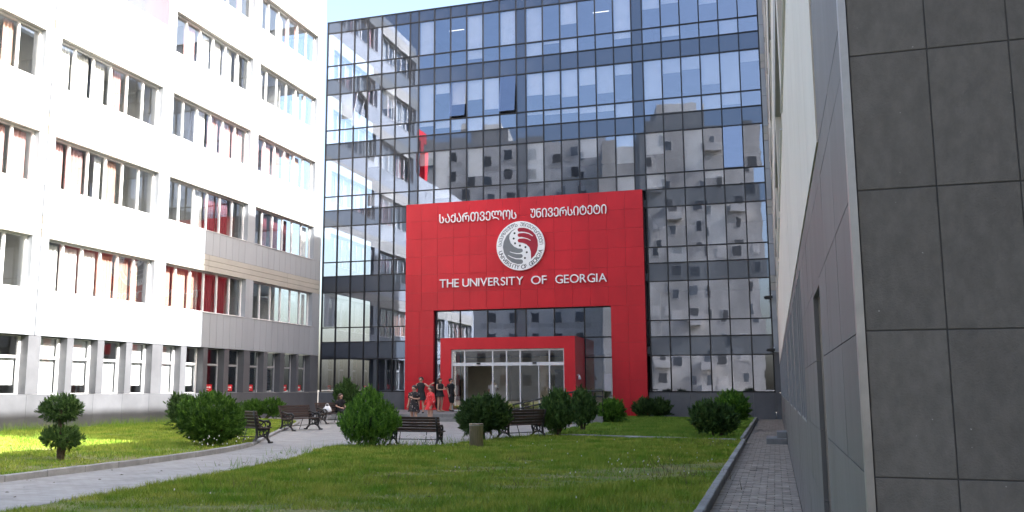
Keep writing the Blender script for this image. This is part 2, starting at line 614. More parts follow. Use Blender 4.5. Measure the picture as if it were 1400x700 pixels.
# mullions and transoms: one bar each
for c, x in enumerate(XC):
    zlo = PORT[2] if PORT[0] + 0.1 < x < PORT[1] - 0.1 else 1.38
    box_part('mullion', 'mullion', GB, x - 0.032, x + 0.032, D - 0.045, D + 0.1, zlo, 25.28)
zl = sorted({r_[0] for r_ in rows} | {25.25})
for z in zl:
    segs = [(XC[0] - 0.03, XC[-1] + 0.03)] if z > PORT[2] else [(XC[0] - 0.03, PORT[0]), (PORT[1], XC[-1] + 0.03)]
    for (a, bb) in segs:
        box_part('transom', 'mullion', GB, a, bb, D - 0.032, D + 0.085, z - 0.032, z + 0.032)
# interior slabs, back wall, partition walls, ceiling tubes
ib = MB()
for z in SP + [24.5]:
    ib.box(-26.6, -0.1, D + 0.22, D + 7, z + 0.1, z + 0.5)
ib.box(-26.6, -0.1, D + 7, D + 7.2, 0, 25)
for x in (-20.64, -13.72, -6.76):
    ib.box(x - 0.12, x + 0.12, D + 0.25, D + 7, 4.0, 25)
ib.build('interior', 'room_blue', GB, loc=-PW[GB.name])
box_part('floor_slab', 'room_floor', GB, -26.6, -0.1, D + 0.2, D + 6.95, 0.2, 0.345)
box_part('roof_slab', 'roof_felt', GB, -26.75, 0.25, D + 0.25, D + 16, 25.05, 25.24)
box_part('rear_wall', 'grey_panel', GB, -26.75, 0.25, D + 15.7, D + 16, 0, 25.0)
for k, s0 in enumerate(SP[3:] + [SP[2]]):
    top = s0 + 4.25 + 0.05
    for x in (-18.6, -16.3, -11.8, -9.2, -4.4, -2.2):
        if k == 1 and x in (-18.6, -9.2, -2.2):
            box_part('ceiling_light', 'tube_light', GB, x - 0.5, x + 0.5, D + 2.2, D + 2.3, top - 0.06, top - 0.02)
# dark plinth below the glass
for (a, bb) in ((-26.78, -20.95), (-6.6, -0.03)):
    for x0, x1 in zip(grid_lines(a, bb, 1.1)[:-1], grid_lines(a, bb, 1.1)[1:]):
        box_part('plinth_panel', 'grey_panel', GB, x0 + 0.004, x1 - 0.004, D - 0.06, D + 0.15, -0.05, 1.375)
# white pier on the right return, beige courses
z = 3.55
ys = [(0.0, 1.375, 'grey_panel'), (1.385, 3.5, 'grey_panel')]
zz = 3.51
while zz < 27.5:
    kk = (zz - 3.51) % 4.12
    for h, mt in ((1.7, 'white_panel'), (1.58, 'white_panel'), (0.40, 'beige_panel'), (0.40, 'beige_panel')):
        ys.append((zz, zz + h, mt))
        zz += h + 0.01
for (a, bb, mt) in ys:
    box_part('pier_panel', mt, GB, 0.01, 0.29, D - 0.05, D + 0.2, a, bb - 0.012)

# red portal: backing plus single panels
PY = D - 0.38
pb = MB()
IX0, IX1, IZ = -19.12, -8.55, 6.18
pb.box(PORT[0] + .01, PORT[1] - .01, PY + 0.03, D + 0.012, IZ + 0.02, PORT[2] - .01)
pb.box(PORT[0] + .01, IX0 - .02, PY + 0.03, D + 0.012, -0.04, IZ + 0.02)
pb.box(IX1 + .02, PORT[1] - .01, PY + 0.03, D + 0.012, -0.04, IZ + 0.02)
portal = pb.build('entrance_portal', 'red_edge', GB, loc=-PW[GB.name])
portal['label'] = 'red clad portal frame around the entrance'
PW[portal.name] = Vector((0, 0, 0))
ph = (PORT[2] - IZ) / 6
for (a, bb, n_, z0, z1, m_) in ((PORT[0], IX0, 2, 0.0, IZ, 6), (IX1, PORT[1], 2, 0.0, IZ, 6), (PORT[0], PORT[1], 14, IZ, PORT[2], 6)):
    for i in range(n_):
        for j in range(m_):
            xa, xb = a + (bb - a) * i / n_, a + (bb - a) * (i + 1) / n_
            za, zb = z0 + (z1 - z0) * j / m_, z0 + (z1 - z0) * (j + 1) / m_
            o = box_part('red_panel', 'red_panel', portal, xa + 0.005, xb - 0.005, PY, PY + 0.028, za + 0.005, zb - 0.005)
            o.rotation_euler = (R(rg.uniform(-.12, .12)), 0, R(rg.uniform(-.12, .12)))

# glazing inside the portal
ICX = [-19.1, -17.56, -15.86, -14.18, -13.53, -11.85, -10.11, -8.57]
for i in range(7):
    x0, x1 = ICX[i] + 0.03, ICX[i + 1] - 0.03
    box_part('spandrel_panel' if i == 3 else 'window_pane', 'spandrel_glass' if i == 3 else 'facade_glass', GB, x0, x1, D - 0.02, D - 0.01, 4.50, 6.14)
for (x0, x1) in ((-19.07, -17.59), (-10.08, -8.60)):
    for (z0, z1) in ((0.40, 3.28), (3.36, 4.42)):
        box_part('window_pane', 'facade_glass', GB, x0, x1, D - 0.02, D - 0.01, z0, z1)
for x in ICX:
    box_part('mullion', 'mullion', GB, x - 0.03, x + 0.03, D - 0.09, D + 0.03, 0.36 if x in (ICX[0], ICX[-1], -10.11, -17.56) else 4.46, 6.18)
for z in (4.46, 6.16):
    box_part('transom', 'mullion', GB, ICX[0], ICX[-1], D - 0.075, D + 0.02, z - 0.03, z + 0.03)
for (a, bb) in ((-19.1, -17.6), (-10.1, -8.57)):
    box_part('transom', 'mullion', GB, a, bb, D - 0.075, D + 0.02, 3.29, 3.35)

# vestibule
VY, VX0, VX1, VZ = 49.0, -17.82, -10.13, 4.40
vb = MB()
vb.box(VX0, -17.20, VY, VY + 0.4, 0.36, VZ - 0.64)
vb.box(-10.74, VX1, VY, VY + 0.4, 0.36, VZ - 0.64)
vb.box(VX0, VX1, VY, VY + 0.4, VZ - 0.64, VZ)
vb.box(VX0, VX0 + 0.25, VY + 0.4, D - 0.1, 0.36, VZ)
vb.box(VX1 - 0.25, VX1, VY + 0.4, D - 0.1, 0.36, VZ)
vb.box(VX0 + 0.25, VX1 - 0.25, VY + 0.4, D - 0.1, VZ - 0.3, VZ - 0.01)
vest = vb.build('vestibule', 'red_panel', GB, loc=-PW[GB.name])
vest['label'] = 'red box vestibule with white framed sliding glass doors'
PW[vest.name] = Vector((0, 0, 0))
DX = [-17.17, -16.42, -14.79, -13.99, -13.22, -11.58, -10.77]
for x in DX:
    box_part('door_post', 'alu', vest, x - 0.035, x + 0.035, VY + 0.12, VY + 0.22, 0.36, 3.74)
for z, h in ((3.70, 0.05), (2.93, 0.09), (0.39, 0.03)):
    for a, bb in zip(DX[:-1], DX[1:]):
        box_part('door_rail', 'alu', vest, a + 0.036, bb - 0.036, VY + 0.12, VY + 0.22, z - h, z + h)
for i, (a, bb) in enumerate(zip(DX[:-1], DX[1:])):
    box_part('transom_pane', 'door_glass', vest, a + 0.04, bb - 0.04, VY + 0.16, VY + 0.17, 3.03, 3.64)
    if i == 1:
        box_part('door_pane', 'door_glass', vest, a - 0.55, a + 0.15, VY + 0.24, VY + 0.25, 0.43, 2.83)
        continue
    box_part('door_pane', 'door_glass', vest, a + 0.04, bb - 0.04, VY + 0.16, VY + 0.17, 0.43, 2.83)
for x in (-15.6, -12.4):
    box_part('door_sensor', 'black_plastic', vest, x - 0.1, x + 0.1, VY + 0.05, VY + 0.12, 2.93, 3.01)
box_part('door_post', 'alu', vest, -12.2, -12.16, VY + 0.13, VY + 0.2, 0.42, 2.84)
# lobby: back wall, columns, lamp, brick coloured screen
lb = MB()
for x in (-15.3, -12.9, -9.6):
    lb.box(x - 0.25, x + 0.25, D + 1.6, D + 2.1, 0.36, 3.5)
lb.box(-19, -8.6, D + 4.2, D + 4.3, 0.36, 3.5)
lb.build('lobby_column', pmat('lobby_beige', (0.66, 0.60, 0.44), 0.6, 0.08, 1), GB, loc=-PW[GB.name])
box_part('reception_screen', 'bench_wood', GB, -12.5, -11.2, D + 2.6, D + 2.7, 0.36, 2.7)
for x in (-15.4, -12.4):
    box_part('ceiling_light', 'tube_light', GB, x - 0.5, x + 0.5, VY + 1.4, VY + 1.5, 4.03, 4.07)

# notice on the glass, wall lamp, security cameras
o = box_part('paper_notice', 'paper', None, -9.06, -8.66, D - 0.034, D - 0.026, 1.45, 2.42)
tag(o, 'white paper notice stuck on the glass right of the red vestibule', 'notice')
lamp = tag(empty('wall_lamp', (VX1, 49.35, 2.3)), 'small white lamp on the right side of the red vestibule', 'lamp')
MB().tube([(0, 0, 0), (0.1, 0, 0.05), (0.14, 0, 0)], 0.02).build('arm', 'alu', lamp)
MB().tube([(0.14, 0, 0.0), (0.16, 0, -0.22)], [0.04, 0.09], 10).build('lamp_shade', 'sign_white', lamp, smooth=True)


def cctv(loc, label):
    r_ = tag(empty('security_camera', loc), label, 'camera', 'security cameras on the white pier')
    MB().tube([(0, 0, 0), (0, -0.16, 0), (0, -0.2, -0.06)], 0.022).build('bracket', 'alu', r_)
    MB().box(-0.34, 0.04, -0.3, -0.14, -0.2, -0.06).build('housing', 'black_plastic', r_, bevel=0.015)
    MB().tube([(-0.34, -0.22, -0.13), (-0.39, -0.22, -0.14)], 0.05, 10).build('lens', 'mullion', r_)
    return r_


cctv((0.03, D - 0.05, 6.55), 'upper black security camera on the white pier right of the glass')
cctv((0.03, D - 0.05, 3.75), 'lower black security camera on the white pier just above the grey base')

# podium, steps and ramp
pod = tag(reg(empty('entrance_steps', (-14.5, 43, 0))), 'low grey stone podium with two steps before the glass doors', 'steps')
for (y0, z1) in ((42.75, 0.18), (43.12, 0.36)):
    for x0, x1 in zip(grid_lines(-21.6, -7.9, 1.52)[:-1], grid_lines(-21.6, -7.9, 1.52)[1:]):
        box_part('step', 'step_stone', pod, x0 + 0.003, x1 - 0.003, y0, y0 + 0.365, -0.05, z1, bevel=0.008)
box_part('podium', 'step_stone', pod, -21.6, -7.9, 43.49, D - 0.4, -0.05, 0.357)
box_part('podium', 'step_stone', pod, -19.0, -8.7, D - 0.399, D + 0.19, -0.05, 0.353)
ramp = tag(empty('ramp_railing', (-11.6, 41.9, 0)), 'black metal ramp handrail in front of the entrance steps', 'railing')
rm = MB()
for zz in (0.86, 0.62):
    rm.tube([(-0.05, 0, zz - 0.02), (0.0, 0, zz), (3.0, 0, zz + 0.62), (4.2, 0, zz + 0.62)], 0.042, 6)
rm.build('rail', 'iron', ramp)
for i in range(10):
    x = 0.02 + i * 0.46
    MB().tube([(x, 0, 0), (x, 0, 0.86 + min(x, 3) * 0.205)], 0.025, 6).build('post', 'iron', ramp)
MB().prism([(-1.0, 0.0), (3.1, 0.35), (4.2, 0.352), (4.2, -0.04), (-1.0, -0.04)], -0.3, 0.82).build('ramp_slab', 'step_stone', ramp)


# ------------------------------------------------------------------ lettering
def glyph(ch, extr=0.0):
    cu = bpy.data.curves.new('glyph', 'FONT')
    cu.body = ch
    cu.size = 1.0
    cu.extrude = extr
    cu.offset = 0.001
    o = bpy.data.objects.new('glyph', cu)
    COL.objects.link(o)
    bpy.context.view_layer.update()
    dg = bpy.context.evaluated_depsgraph_get()
    me = bpy.data.meshes.new_from_object(o.evaluated_get(dg))
    bpy.data.objects.remove(o)
    bpy.data.curves.remove(cu)
    return me


def word(parent, txt, x0, x1, z0, z1, y, depth, mat, track=0.10, thick=0.0):
    """letters as separate solid meshes, laid between x0 and x1"""
    gl = []
    for ch in txt:
        me = glyph(ch, 0.5)
        v = np.empty(len(me.vertices) * 3)
        me.vertices.foreach_get('co', v)
        v = v.reshape(-1, 3)
        gl.append((me, v, v[:, 0].min(), v[:, 0].max(), v[:, 1].min(), v[:, 1].max()))
    total = sum(g_[3] - g_[2] for g_ in gl) + track * (len(gl) - 1)
    ylo = min(g_[4] for g_ in gl)
    yhi = max(g_[5] for g_ in gl)
    sx = (x1 - x0) / total
    sz = (z1 - z0) / (yhi - ylo)
    cx = x0
    for (me, v, a, bb, c_, d_) in gl:
        wd = (bb - a) * sx
        nv = np.empty_like(v)
        nv[:, 0] = (v[:, 0] - (a + bb) / 2) * sx
        nv[:, 2] = (v[:, 1] - ylo) * sz
        nv[:, 1] = -v[:, 2] * depth
        if thick:
            pass
        me.vertices.foreach_set('co', nv.reshape(-1))
        me.materials.clear()
        me.name = 'letter'
        me.update()
        o = link('letter', me, mat, parent)
        o.location = Vector((cx + wd / 2, y - depth / 2, z0)) - parent.location
        cx += wd + track * sx


LY = PY - 0.02
s1 = tag(empty('lettering_sign', (-13.7, PY, 11.4)), 'white raised Georgian script lettering above the round emblem', 'sign')
word(s1, '\u1ca1\u1c90\u1ca5\u1c90\u1ca0\u1c97\u1c95\u1c94\u1c9a\u1c9d\u1ca1', -18.75, -13.95, 11.42, 11.98, LY, 0.10, 'sign_white')
word(s1, '\u1ca3\u1c9c\u1c98\u1c95\u1c94\u1ca0\u1ca1\u1c98\u1ca2\u1c94\u1ca2\u1c98', -13.1, -8.66, 11.42, 11.98, LY, 0.10, 'sign_white')
s2 = tag(empty('lettering_sign', (-13.7, PY, 7.5)), 'white raised lettering THE UNIVERSITY OF GEORGIA below the emblem', 'sign')
for t_, a, bb in (('THE', -18.71, -17.51), ('UNIVERSITY', -17.28, -13.57), ('OF', -13.1, -12.18), ('GEORGIA', -11.67, -8.72)):
    word(s2, t_, a, bb, 7.53, 8.02, LY, 0.10, 'sign_white', track=0.09)

# emblem: disc, ring lettering, two interlocking hand shapes, dots
em_ = tag(empty('round_emblem', (-13.70, PY - 0.02, 9.81)), 'round white emblem with grey and red hands on the red portal', 'emblem')
ER = 1.445
MB().prism([(ER * math.cos(a), ER * math.sin(a)) for a in np.linspace(0, 2 * math.pi, 64, endpoint=False)][::-1], -0.16, 0.0).build('disc', 'sign_white', em_)


def epoly(name, pts, mat, y0, y1):
    q = [((px - 425) / 285 * ER, -(pz - 362) / 285 * ER) for px, pz in pts]
    ar = sum(q[i][0] * q[(i + 1) % len(q)][1] - q[(i + 1) % len(q)][0] * q[i][1] for i in range(len(q)))
    if ar > 0:
        q = q[::-1]
    return MB().prism(q, y0, y1).build(name, mat, em_)


def rnd_end(cx, cz, r, a0, a1, n_=6):
    return [(cx + r * math.cos(R(a0 + (a1 - a0) * i / n_)), cz + r * math.sin(R(a0 + (a1 - a0) * i / n_))) for i in range(n_ + 1)]


redp = [(470, 157), (520, 172), (570, 205), (606, 250), (628, 310), (632, 370), (620, 430), (590, 485), (550, 522), (549, 480), (548, 435), (530, 385), (495, 350), (455, 332)] \
    + rnd_end(416, 303, 22, 90, 270) + [(470, 281), (510, 292), (545, 312), (548, 304), (512, 283), (470, 270), (440, 262)] \
    + rnd_end(416, 240, 22, 90, 270) + [(470, 217), (525, 232), (570, 262), (575, 254), (530, 222), (475, 205), (440, 200)] \
    + rnd_end(416, 178, 23, 90, 270)
epoly('hand_shape', redp, 'emblem_red', -0.172, -0.155)
greyp = [(380, 158), (320, 185), (262, 240), (228, 305), (217, 370), (230, 440), (268, 505), (325, 552), (390, 574)] \
    + rnd_end(430, 548, 25, 90, -90) + [(370, 517), (320, 498), (275, 470), (279, 464), (325, 489), (375, 505), (420, 508)] \
    + rnd_end(430, 483, 22, 90, -90) + [(380, 458), (335, 446), (297, 431), (300, 424), (340, 438), (385, 447), (420, 447)] \
    + rnd_end(430, 420, 23, 90, -90) + [(400, 395), (350, 370), (310, 325), (293, 275), (297, 235), (325, 192)]
epoly('hand_shape', greyp, 'emblem_grey', -0.172, -0.155)
for (px, pz) in ((357, 215), (347, 277), (362, 333), (420, 362), (485, 383), (500, 443), (478, 508)):
    epoly('dot', rnd_end(px, pz, 12, 0, 330, 11), 'emblem_dark', -0.172, -0.155)


def ring_text(txt, a0, a1, top, mat, h):
    n_ = len(txt)
    for i, ch in enumerate(txt):
        if ch == ' ':
            continue
        ang = R(a0 + (a1 - a0) * (i + 0.5) / n_)
        me = glyph(ch, 0.5)
        v = np.empty(len(me.vertices) * 3)
        me.vertices.foreach_get('co', v)
        v = v.reshape(-1, 3)
        ctr = ((v[:, 0].min() + v[:, 0].max()) / 2, (v[:, 1].min() + v[:, 1].max()) / 2)
        s_ = h / 0.72
        lx = (v[:, 0] - ctr[0]) * s_
        lz = (v[:, 1] - 0.35) * s_
        rr = 0.865 * ER
        rot = ang - math.pi / 2 if top else ang + math.pi / 2
        nv = np.empty_like(v)
        nv[:, 0] = rr * math.cos(ang) + lx * math.cos(rot) - lz * math.sin(rot)
        nv[:, 2] = rr * math.sin(ang) + lx * math.sin(rot) + lz * math.cos(rot)
        nv[:, 1] = -0.163 - v[:, 2] * 0.012
        me.vertices.foreach_set('co', nv.reshape(-1))
        me.materials.clear()
        me.update()
        link('letter', me, mat, em_)


ring_text('UNIVERSITY OF GEORGIA', 194, 346, False, 'emblem_dark', 0.24)
ring_text('\u1ca1\u1c90\u1ca5\u1c90\u1ca0\u1c97\u1c95\u1c94\u1c9a\u1c9d\u1ca1 \u1ca3\u1c9c\u1c98\u1c95\u1c94\u1ca0\u1ca1\u1c98\u1ca2\u1c94\u1ca2\u1c98', 180, 0, True, 'emblem_grey', 0.22)

# ------------------------------------------------------------------ wings
HEAD0, PITCH, WH = 7.42, 4.12, 2.05
BAYS = [(43.8, 50.62), (36.12, 43.05), (28.75, 35.3), (21.3, 27.9), (13.85, 20.45), (6.4, 13.0)]


def curtain_mesh(wd, h, folds):
    b_ = MB()
    n_ = folds * 6
    for i in range(n_ + 1):
        t = i / n_
        x = 0.035 * math.sin(t * folds * 2 * math.pi)
        b_.v += [(x * 1.3, (t - 0.5) * wd, -h / 2), (x, (t - 0.5) * wd, h / 2)]
    for i in range(n_):
        b_.f.append((2 * i, 2 * i + 2, 2 * i + 3, 2 * i + 1))
    return b_.mesh('curtain', smooth=True)


CURT = {}


def curtain(parent, x, yc, zc, wd, h, mat):
    key = (round(wd, 1), round(h, 1), mat)
    if key not in CURT:
        me_ = curtain_mesh(key[0], key[1], max(2, int(wd / 0.16)))
        me_.materials.append(M[mat])
        CURT[key] = me_
    o = bpy.data.objects.new('curtain', CURT[key])
    COL.objects.link(o)
    o.parent = parent
    o.location = Vector((x, yc, zc)) - PW[parent.name]
    return o


def ribbon_window(wing, sgn, xf, y0, y1, z0, z1, curtains, name='window', npane=6, glass='clear_glass'):
    """sgn +1: the wall looks to +X.  Frame is the window part, panes and curtains are its pieces."""
    xg = xf - sgn * 0.30
    X = lambda a, bb: (min(xg - sgn * a, xg - sgn * bb), max(xg - sgn * a, xg - sgn * bb))
    fr = MB()
    ys = grid_lines(y0, y1, (y1 - y0) / npane)
    xa, xb = X(-0.04, 0.06)
    cy, cz = (y0 + y1) / 2, (z0 + z1) / 2
    for i, yy in enumerate(ys):
        hw = 0.045
        a, c_ = (yy, yy + 2 * hw) if i == 0 else ((yy - 2 * hw, yy) if i == npane else (yy - hw, yy + hw))
        fr.box(xa - xg, xb - xg, a - cy, c_ - cy, z0 + 0.06 - cz, z1 - 0.06 - cz)
    fr.box(xa - xg, xb - xg, y0 - cy, y1 - cy, z0 - cz, z0 + 0.06 - cz)
    fr.box(xa - xg, xb - xg, y0 - cy, y1 - cy, z1 - 0.06 - cz, z1 - cz)
    wdw = fr.build(name, 'alu', wing, loc=Vector((xg, cy, cz)) - PW[wing.name])
    PW[wdw.name] = Vector((xg, cy, cz))
    for i in range(npane):
        px0, px1 = X(0.005, 0.015)
        o = box_part('pane', glass, wdw, px0, px1, ys[i] + 0.05, ys[i + 1] - 0.05, z0 + 0.065, z1 - 0.065)
        o.rotation_euler = (0, R(random.uniform(-.3, .3)), R(random.uniform(-.4, .4)))
    # sill tray, a hand proud of the wall
    sx0, sx1 = sorted((xg + sgn * 0.05, xf + sgn * 0.04))
    box_part('sill', 'alu', wdw, sx0, sx1, y0 + 0.01, y1 - 0.01, z0 - 0.028, z0 - 0.003)
    for (i, frac, side, mat) in curtains:
        pw_ = (ys[i + 1] - ys[i]) * 0.92
        wd = pw_ * frac
        yc = ys[i] + 0.04 + wd / 2 if side < 0 else (ys[i + 1] - 0.04 - wd / 2 if side > 0 else (ys[i] + ys[i + 1]) / 2)
        curtain(wdw, xg - sgn * 0.22, yc, cz - 0.04, wd, z1 - z0 - 0.1, mat)
    return wdw


def wing_shell(wing, sgn, xf, depth, zones, zlo):
    """room floors, back wall, cores behind panels"""
    b_ = MB()
    xi = xf - sgn * 0.34
    xo = xf - sgn * depth
    for (y0, y1, h) in zones:
        a, c_ = sorted((xo, xf - sgn * 0.02))
        b_.box(a, c_, y0, y1, h - 0.3, h)
        a, c_ = sorted((xf - sgn * 4.5, xf - sgn * 4.7))
        b_.box(a, c_, y0, y1, 0, h - 0.31)
        a, c_ = sorted((xo, xo + sgn * 0.3))
        b_.box(a, c_, y0, y1, 0, h - 0.31)
        z = 4.1
        while z < h - 1:
            a, c_ = sorted((xf - sgn * 4.49, xi))
            b_.box(a, c_, y0 + 0.01, y1 - 0.01, z, z + 0.3)
            z += PITCH
        for (w0, w1) in BAYS:
            if y0 - 0.5 < w0 and w1 < y1 + 0.5:
                for yy in ((w0 - 0.4), (w0 + w1) / 2):
                    a, c_ = sorted((xf - sgn * 4.49, xi - sgn * 0.35))
                    b_.box(a, c_, yy - 0.08, yy + 0.08, zlo, h - 0.35)
    return b_.build('interior', 'room', wing, loc=-PW[wing.name])


# ---- left wing
XL = -26.8
LW = reg(empty('white_wing_building', (XL - 6, 28, 0)))
tag(LW, 'sunlit white panelled university wing with ribbon windows along the left', 'building')
ZONES = [(21.0, 35.66, 18.5), (35.68, 51.6, 29.05)]
wing_shell(LW, 1, XL, 12, ZONES, 3.7)
TH = 0.33
rw = random.Random(5)
PAL = ['curtain_salmon', 'curtain_pink', 'curtain_white', 'curtain_white', 'curtain_pink', 'curtain_white']


def hgt(yc):
    return 29.05 if yc > 35.67 else 18.5


CUR = {  # (bay, row): curtain choices seen in the photo
    (2, 0): [(3, .95, 0, 'curtain_salmon'), (4, .9, 0, 'curtain_salmon'), (5, .5, -1, 'curtain_salmon'), (0, .95, 0, 'curtain_white'), (1, .95, 0, 'curtain_white'), (2, .95, 0, 'curtain_white')],
    (2, 1): [(0, .9, 0, 'curtain_pink'), (1, .95, 0, 'curtain_pink'), (2, .4, 1, 'curtain_white'), (3, .8, 0, 'curtain_salmon')],
    (2, 2): [(3, .75, 0, 'curtain_pink'), (0, .95, 0, 'curtain_white'), (1, .95, 0, 'curtain_white'), (2, .8, 0, 'curtain_white')],
    (1, 0): [(0, .8, 0, 'curtain_salmon'), (1, .95, 0, 'curtain_salmon'), (2, .6, -1, 'curtain_salmon'), (3, .95, 0, 'curtain_wine'), (4, .95, 0, 'curtain_wine')],
    (1, 1): [(3, .9, 0, 'curtain_wine'), (4, .9, 0, 'curtain_wine'), (2, .7, 1, 'curtain_white')],
    (1, 2): [(3, .85, 0, 'curtain_pink'), (4, .9, 0, 'curtain_pink'), (5, .9, 0, 'curtain_pink'), (2, .8, 0, 'curtain_white')],
    (0, 0): [(5, .4, 1, 'curtain_white')],
    (0, 1): [(1, .7, 0, 'curtain_wine'), (2, .9, 0, 'curtain_wine'), (3, .7, 0, 'curtain_wine'), (5, .6, 1, 'curtain_white')],
    (0, 2): [(0, .7, 0, 'curtain_pink'), (1, .9, 0, 'curtain_pink'), (2, .8, 0, 'curtain_pink'), (3, .9, 0, 'curtain_pink'), (4, .9, 0, 'curtain_salmon')],
    (3, 1): [(4, .9, 0, 'curtain_pink'), (5, .8, 0, 'curtain_pink')],
}
RW_ROWS = range(6)
for bi, (y0, y1) in enumerate(BAYS[:4]):
    top = hgt((y0 + y1) / 2)
    yb0 = y0 - 0.4
    yb1 = y1 + 0.4
    if bi == 0:
        yb1 = 51.6
    if bi == 1:
        yb0 = 35.68
    if bi == 2:
        yb1 = 35.66
    # band of white cladding above the ground floor
    fine = bi < 4
    for k in RW_ROWS:
        head = HEAD0 + PITCH * k
        sill = head - WH
        if head > top:
            break
        zb = 3.62 if k == 0 else head - PITCH + 0.85
        ys = grid_lines(yb0, yb1, 0.62 if fine and k < 5 else 2.5)
        for a, c_ in zip(ys[:-1], ys[1:]):
            box_part('white_panel', 'white_panel', LW, XL - TH, XL, round(a, 3) + 0.007, round(a, 3) + (yb1 - yb0) / (len(ys) - 1) - 0.007, zb, sill - 0.03)
        # piers beside the window
        for (a, c_) in ((yb0, y0), (y1, yb1)):
            if c_ - a > 0.05:
                box_part('white_panel', 'white_panel', LW, XL - TH, XL, a + 0.006, c_ - 0.001, sill - 0.02, head + 0.0)
        # beige courses over the head
        zt = min(head + 0.85, top - 0.02)
        n_ = 3
        if zt - head > 0.3:
            for j in range(n_):
                za, zc = head + 0.005 + (zt - head) * j / n_, head + (zt - head) * (j + 1) / n_
                for (a, c_) in ((yb0, (yb0 + yb1) / 2), ((yb0 + yb1) / 2, yb1)):
                    box_part('beige_panel', 'beige_panel', LW, XL - TH, XL + 0.004, a + 0.006, c_ - 0.006, za, zc - 0.012)
        cs = CUR.get((bi, k))
        if cs is None:
            cs = [(i, rw.choice([.5, .8, .95]), rw.choice([-1, 0, 1]), rw.choice(PAL)) for i in range(6) if rw.random() < 0.7]
        ribbon_window(LW, 1, XL, y0, y1, sill, head, cs)
    # parapet
    lasth = HEAD0 + PITCH * int((top - HEAD0) // PITCH)
    if top - lasth > 1.0:
        for a, c_ in zip(grid_lines(yb0, yb1, 1.24)[:-1], grid_lines(yb0, yb1, 1.24)[1:]):
            box_part('white_panel', 'white_panel', LW, XL - TH, XL, a + 0.007, c_ - 0.007, lasth + 0.86, top + 0.25)
# plain near end of the wing, outside the frame
box_part('end_wall', 'white_panel', LW, XL - 12, XL - 0.01, 20.65, 20.89, 0, 18.75)
# end wall of the tall part above the lower roof
for x0, x1 in zip(grid_lines(-38.8, XL, 1.5)[:-1], grid_lines(-38.8, XL, 1.5)[1:]):
    box_part('white_panel', 'white_panel', LW, x0 + 0.007, x1 - 0.007, 35.50, 35.66, 18.55, 29.2)

# ground floor: dark grey panels, single windows
GW = [(49.12, 50.55), (47.45, 48.85), (45.56, 46.96), (43.74, 45.14), (41.70, 43.12), (39.80, 41.26), (38.03, 39.42), (36.20, 37.58),
      (34.06, 35.44), (32.25, 33.65), (30.45, 31.85), (28.68, 30.08), (26.62, 28.04), (24.8, 26.2), (23.0, 24.4), (21.2, 22.6)]
prev = 51.6
GZ0, GZ1 = 1.38, 3.58
GT = 0.52
for i, (a, c_) in enumerate(GW):
    box_part('grey_panel', 'grey_panel', LW, XL - GT, XL - 0.01, c_ + 0.004, prev - 0.004, GZ0 + 0.004, 3.60)
    prev = a
box_part('grey_panel', 'grey_panel', LW, XL - GT, XL - 0.01, 20.9, prev - 0.004, GZ0 + 0.004, 3.60)
for a, c_ in zip(grid_lines(20.9, 51.6, 1.8)[:-1], grid_lines(20.9, 51.6, 1.8)[1:]):
    box_part('plinth_panel', 'grey_panel', LW, XL - GT, XL + 0.0, a + 0.005, c_ - 0.005, -0.05, GZ0 - 0.004)
xg = XL - 0.42
for i, (a, c_) in enumerate(GW):
    shade = a > 39.5  # cast shade put into colour: these windows get darker frames and glass
    fr = MB()
    cy = (a + c_) / 2
    w2 = (c_ - a) / 2
    for (p, q) in ((-w2, -w2 + 0.10), (w2 - 0.10, w2)):
        fr.box(-0.04, 0.05, p, q, 0.03, 2.17)
    fr.box(-0.04, 0.05, -w2, w2, 0.0, 0.03)
    fr.box(-0.04, 0.05, -w2, w2, 2.17, 2.20)
    fr.box(-0.041, 0.051, -w2 + 0.10, w2 - 0.10, 1.36, 1.46)
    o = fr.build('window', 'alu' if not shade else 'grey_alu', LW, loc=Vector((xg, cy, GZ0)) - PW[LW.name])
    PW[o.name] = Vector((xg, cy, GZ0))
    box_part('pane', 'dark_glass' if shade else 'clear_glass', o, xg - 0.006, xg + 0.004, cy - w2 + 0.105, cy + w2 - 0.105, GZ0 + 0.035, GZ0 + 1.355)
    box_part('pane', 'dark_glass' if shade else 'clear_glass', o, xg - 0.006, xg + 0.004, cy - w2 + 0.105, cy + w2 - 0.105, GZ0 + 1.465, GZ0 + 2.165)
    if i in (0, 1, 3, 4, 5):
        st = box_part('sticker', 'sticker_red', o, xg + 0.006, xg + 0.012, cy - w2 + 0.14, cy + w2 - 0.40, GZ0 + 0.08, GZ0 + 0.42)
        st['label'] = 'red sticker with a white arrow at the bottom of the pane'
        aw = MB()
        e_ = cy + w2 - 0.52
        aw.box(0, 0.006, -0.55, -0.12, 0.04, 0.08)
        aw.box(0, 0.006, -0.62, -0.2, -0.06, -0.03)
        aw.v += [(0.006, -0.12, 0.13), (0.006, -0.12, -0.01), (0.006, 0.0, 0.06)]
        k0 = len(aw.v) - 3
        aw.f.append((k0, k0 + 1, k0 + 2))
        aw.build('arrow_print', 'paper', o, loc=(0.013, w2 - 0.5, 0.22))
    elif i == 2:
        for j in range(6):
            box_part('paper_sheet', 'cloth_jeans', o, xg - 0.03, xg - 0.02, cy - w2 + 0.3, cy + w2 - 0.3, GZ0 + 0.1 + j * 0.2, GZ0 + 0.27 + j * 0.2)
    else:
        box_part('blind', 'blind', o, xg - 0.12, xg - 0.11, cy - w2 + 0.12, cy + w2 - 0.12, GZ0 + (0.06 if i % 2 else 0.35), GZ0 + 1.35)
        if i % 3:
            box_part('blind', 'blind', o, xg - 0.12, xg - 0.11, cy - w2 + 0.12, cy + w2 - 0.12, GZ0 + 1.47, GZ0 + 2.16)

